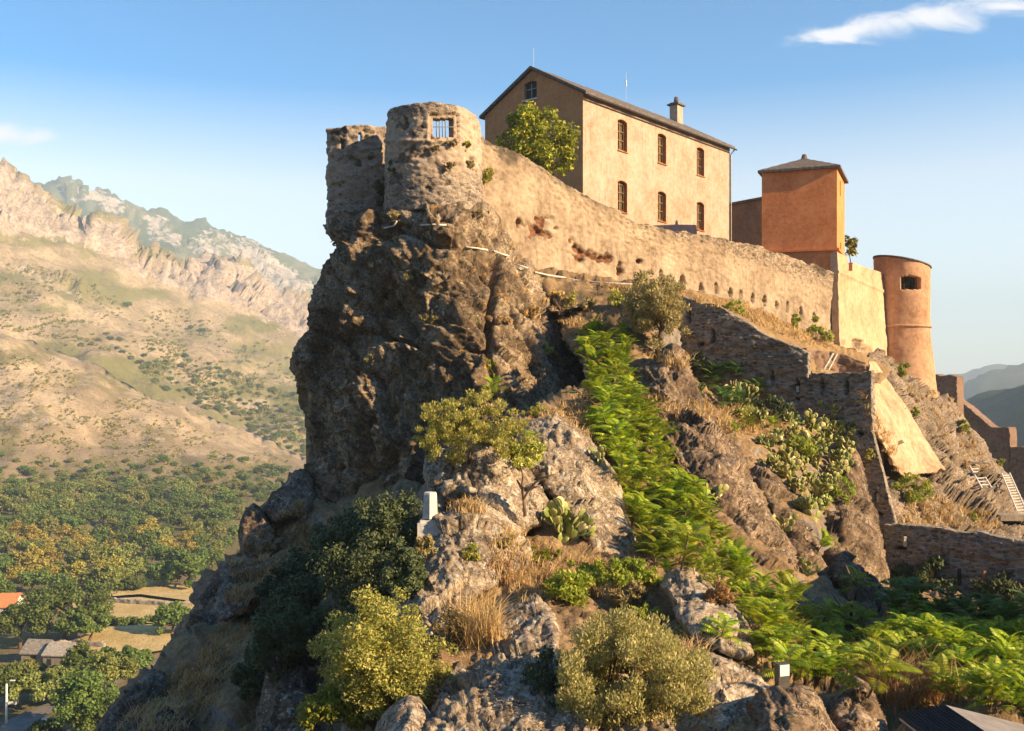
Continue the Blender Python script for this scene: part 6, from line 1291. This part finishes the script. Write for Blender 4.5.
# ------------------------------------------------------------------ small things
def small_things():
    h = hit(431, 527)[0]-np.array([0, .22, -.06]); k = h[1]/F; pl = thing('stone_pillar', 'small pale six sided stone pillar standing on a grey rock', 'pillar', h)
    m = MB(); m.box((0, 0, -.16), 12*k, 9*k, .26); m.box((0, 0, .125), 9.5*k, 8*k, .04); obj('base', m.mesh('base', M['stone']), pl)
    m = MB(); m.tube([(0, 0, .19), (0, 0, .26), (0, 0, .30), (0, 0, .78), (0, 0, .83)], [8.6*k, 8.4*k, 8*k, 7.2*k, 6.2*k], 6); obj('shaft', m.mesh('shaft', M['stone']), pl)
    h = hit(782, 686)[0]; k = h[1]/F; fl_ = thing('floodlight', 'grey floodlight on a short post above the brown rock', 'floodlight', h, None, .35)
    m = MB(); m.tube([(0, 0, -.3), (0, 0, .12)], .03, 6); obj('post', m.mesh('post', M['zinc']), fl_)
    m = MB(); m.box((0, 0, .22), .10, .06, .14); m.box((0, 0, .04), .10, .05, .05); obj('housing', m.mesh('housing', M['zinc']), fl_)
    m = MB(); m.box((0, -.062, .26), .085, .01, .085); obj('glass', m.mesh('glass', M['white']), fl_)
    q = hit(744, 712)
    if q is not None:
        m = MB(); p = q[0]; m.prism([p+[-.05, -.12, .10], p+[.06, -.12, .08], p+[.03, -.12, -.08]], (0, .03, 0)); obj('marker_plate', m.mesh('marker_plate', M['white']), label='small white pointed marker fixed to the shaded rock', cat='marker')
    def pipe(pts, lab, r=.045):
        q = []
        for x, y in pts:
            t = hit(x, y)
            if t is not None: q.append(t[0]+np.array([0, -.10, .03]))
        m = MB(); m.tube(q, r, 6); obj('pale_pipe', m.mesh('pale_pipe', M['stone'], True), label=lab, cat='pipe')
    pipe([(384, 229), (394, 227), (397, 222)], 'short bent white pipe on the crag under the left bastion wall')
    pipe([(421, 226), (434, 225.5), (446, 226)], 'straight white pipe across the top of the crag')
    pipe([(466, 248), (476, 249), (488, 251)], 'white pipe piece on the sunlit upper right of the crag')
    pipe([(494, 252), (502, 255), (509, 257)], 'small white pipe piece beside the foot of the long wall')
    pipe([(515, 265), (528, 269)], 'short white pipe piece in the notch beside the long wall')
    pipe([(535, 273), (548, 276), (562, 278), (576, 281), (592, 283), (612, 284), (632, 285)], 'long pale pipe running along the foot of the sunlit wall', .05)
    def ladder(a, b, lab, w=.55, n=12, off=-.45):
        A, B = hit(*a), hit(*b)
        if A is None or B is None: return
        A = A[0]+np.array([-.1, off, .1]); B = B[0]+np.array([-.1, off, .1]); rt = thing('ladder', lab, 'ladder', B); s = np.array([w/2, .12, 0])
        for sg in (-1, 1): m = MB(); m.tube([A+s*sg-B, s*sg], .055, 5); obj('rail', m.mesh('rail', M['stone']), rt)
        for i in range(1, n): m = MB(); c = (A-B)*i/n; m.tube([c-s, c+s], .045, 5); obj('rung', m.mesh('rung', M['stone']), rt)
    ladder((1004, 474), (1022, 517), 'long white ladder on the right edge of the cliff', .7, 16)
    ladder((968, 466), (980, 488), 'short ladder under the small platform on the right cliff', .7, 7, -1.1)
    t = hit(972, 464)
    if t is not None: m = MB(); m.box(t[0]+[0, -.5, .12], .8, .5, .05); obj('platform', m.mesh('platform', M['grey_wood']), label='small pale platform above the short ladder on the cliff', cat='platform')
    t = hit(1010, 519)
    if t is not None:
        m = MB(); m.box(t[0]+[0, -.6, .2], 1.1, .5, .16); obj('stone_trough', m.mesh('stone_trough', M['barn']), label='pale low block beside the foot of the long ladder', cat='block')
    for x, y, mk, hp, lab in ((904, 546, 'pale_wood', 10, 'pale wooden stake on the left end of the lower wall'), (877, 502, 'pale_wood', 9, 'pale wooden stake in a hole of the stepped wall'), (931, 576, 'straw_paint', 10, 'yellow stake against the lower wall'), (958, 584, 'dark', 16, 'dark post against the lower wall'), (983, 582, 'rust_paint', 12, 'brown post against the lower wall'), (797, 392, 'pale_wood', 6, 'pale wooden peg in a slot of the stepped wall')):
        if mk not in M: M[mk] = mat_plain(mk, (.62, .40, .06) if mk[0] == 's' else (.28, .13, .06), .8)
        t = hit(x, y)
        if t is None: continue
        k = t[0][1]/F; m = MB(); m.box(t[0]+[0, -.12, hp*k/2], .055, .05, hp*k/2); obj('wooden_stake', m.mesh('wooden_stake', M[mk]), label=lab, cat='stake')
    def dead(x, y, br, lab, r=.05):
        t = hit(x, y)
        if t is None: return
        d = t[0][1]-.3; rt = thing('dead_bush', lab, 'dead bush', P(x, y, d))
        for pts in br:
            m = MB(); q = [P(a, b, d-.10*i)-P(x, y, d) for i, (a, b) in enumerate(pts)]; m.tube(q, list(np.linspace(r, r*.35, len(q))), 6); obj('branch', m.mesh('branch', M['dead'], True), rt)
    dead(525, 516, [[(525, 516), (524, 500), (528, 490), (536, 482), (547, 476), (556, 474)], [(524, 500), (522, 488), (523, 476), (521, 466)], [(528, 490), (534, 487), (540, 486)], [(522, 488), (517, 480)]], 'bare dead bush in front of the grey rock slab', .055)
    dead(852, 628, [[(852, 632), (851, 610), (853, 592), (850, 576), (846, 566)], [(852, 632), (843, 618), (839, 604), (831, 592)], [(852, 630), (862, 614), (872, 604)], [(856, 634), (870, 628), (884, 620), (898, 614)], [(851, 600), (856, 588)]], 'bare dead branches rising from the thicket before the buttress', .055)
    # unseen house inferred past the right edge, placed to shade the lower wall's foot
    pl_ = [(12.6, 22.), (17.8, 32.), (25., 28.), (20., 18.)]; rt = thing('unseen_house', 'plain rubble house, unseen, placed beyond the right edge to shade the saplings', 'building', (18.8, 25., -9))
    T_ = Matrix.Translation((-18.8, -25., 9)); m = MB(); m.prism([(x, y, -9.) for x, y in pl_], (0, 0, 5.9)); me = fix(m.mesh('wall', M['barn'])); me.transform(T_); obj('wall', me, rt)
    m = MB(); c4 = [np.array([x, y, -3.1]) for x, y in pl_]; cc = sum(c4)/4; c4 = [cc+(c-cc)*1.06+np.array([0, 0, .02]) for c in c4]; r1, r2 = (c4[0]+c4[3])/2+[0, 0, .9], (c4[1]+c4[2])/2+[0, 0, .9]
    m.add(c4+[r1, r2], [(0, 1, 5, 4), (2, 3, 4, 5), (3, 0, 4), (1, 2, 5), (3, 2, 1, 0)]); me = fix(m.mesh('roof', M['slabs'])); me.transform(T_); obj('roof', me, rt)
    a_, b_ = np.array([12.6, 22., 0]), np.array([20., 18., 0]); u_ = (b_-a_)/np.linalg.norm(b_-a_); n_ = np.array([u_[1], -u_[0], 0])
    for q_ in (2.2, 5.6):
        m = MB(); m.box(a_+u_*q_+[0, 0, -4.9], .45, .06, .65, np.stack([u_, n_, [0, 0, 1]], 1)); me = fix(m.mesh('shutter', M['grey_wood'])); me.transform(T_); obj('shutter', me, rt)
    # shed at the lower right
    M['felt'] = mat_plain('dark_roofing', (.035, .033, .036), .8, .3, 5, .3); M['grey_roof'] = mat_plain('grey_roofing', (.24, .215, .20), .9, .2, 3, .3)
    d = 16.; O = P(943, 705, d); rt = thing('shed', 'low shed with a dark ribbed roof and grey side at the lower right', 'shed', O)
    rid = np.array([.30, -5.2, -.02]); lf = P(899, 713, d-.1)-O; rg = P(1030, 726, d+.2)-O
    lf2 = lf+rid; th = np.array([0, 0, -.07])
    m = MB(); m.prism([np.zeros(3), rid, lf2, lf], th)
    for i in range(13):
        a = lf*i/12; m.tube([a+[0, 0, .015], a+rid+[0, 0, .015]], .016, 4)
    obj('dark_roof', fix(m.mesh('dark_roof', M['felt'])), rt)
    m = MB(); m.prism([np.array([.012, 0, .01]), rg, rg+rid, rid+[.012, 0, .01]], th); obj('grey_roof', fix(m.mesh('grey_roof', M['grey_roof'])), rt)
    m = MB(); b = -1.9; g1 = lf*.94+[0, -.15, -.08]; g2 = rg*.94+[0, -.15, -.08]
    c = [g1, g2, g2+rid*.9, g1+rid*.9]; top = [np.array(p) for p in c]; bot = [np.array([p[0], p[1], b]) for p in c]
    m.add(top+bot, [(i, (i+1) % 4, 4+(i+1) % 4, 4+i) for i in range(4)]); obj('wall', fix(m.mesh('wall', M['grey_wood'])), rt)
    m = MB(); m.tube([lf+[.02, -.02, -.09], lf2+[.02, 0, -.09]], .035, 4); obj('fascia', m.mesh('fascia', M['pale_wood']), rt)
small_things()

# ------------------------------------------------------------------ evening haze
hz = bpy.data.materials.new('evening_air'); hz.use_nodes = True; nt = hz.node_tree
for nd in list(nt.nodes):
    if nd.type == 'BSDF_PRINCIPLED': nt.nodes.remove(nd)
pv = nt.nodes.new('ShaderNodeVolumePrincipled'); pv.inputs['Color'].default_value = (.62, .82, 1, 1); pv.inputs['Density'].default_value = HAZE
nt.links.new(pv.outputs[0], nt.nodes['Material Output'].inputs['Volume'])
m = MB(); m.box((0, 2700, (540-FL-6)/2), 5600, 3700, (540+FL+6)/2)
obj('haze', m.mesh('haze', hz), kind='stuff', label='thin evening haze over the valley')
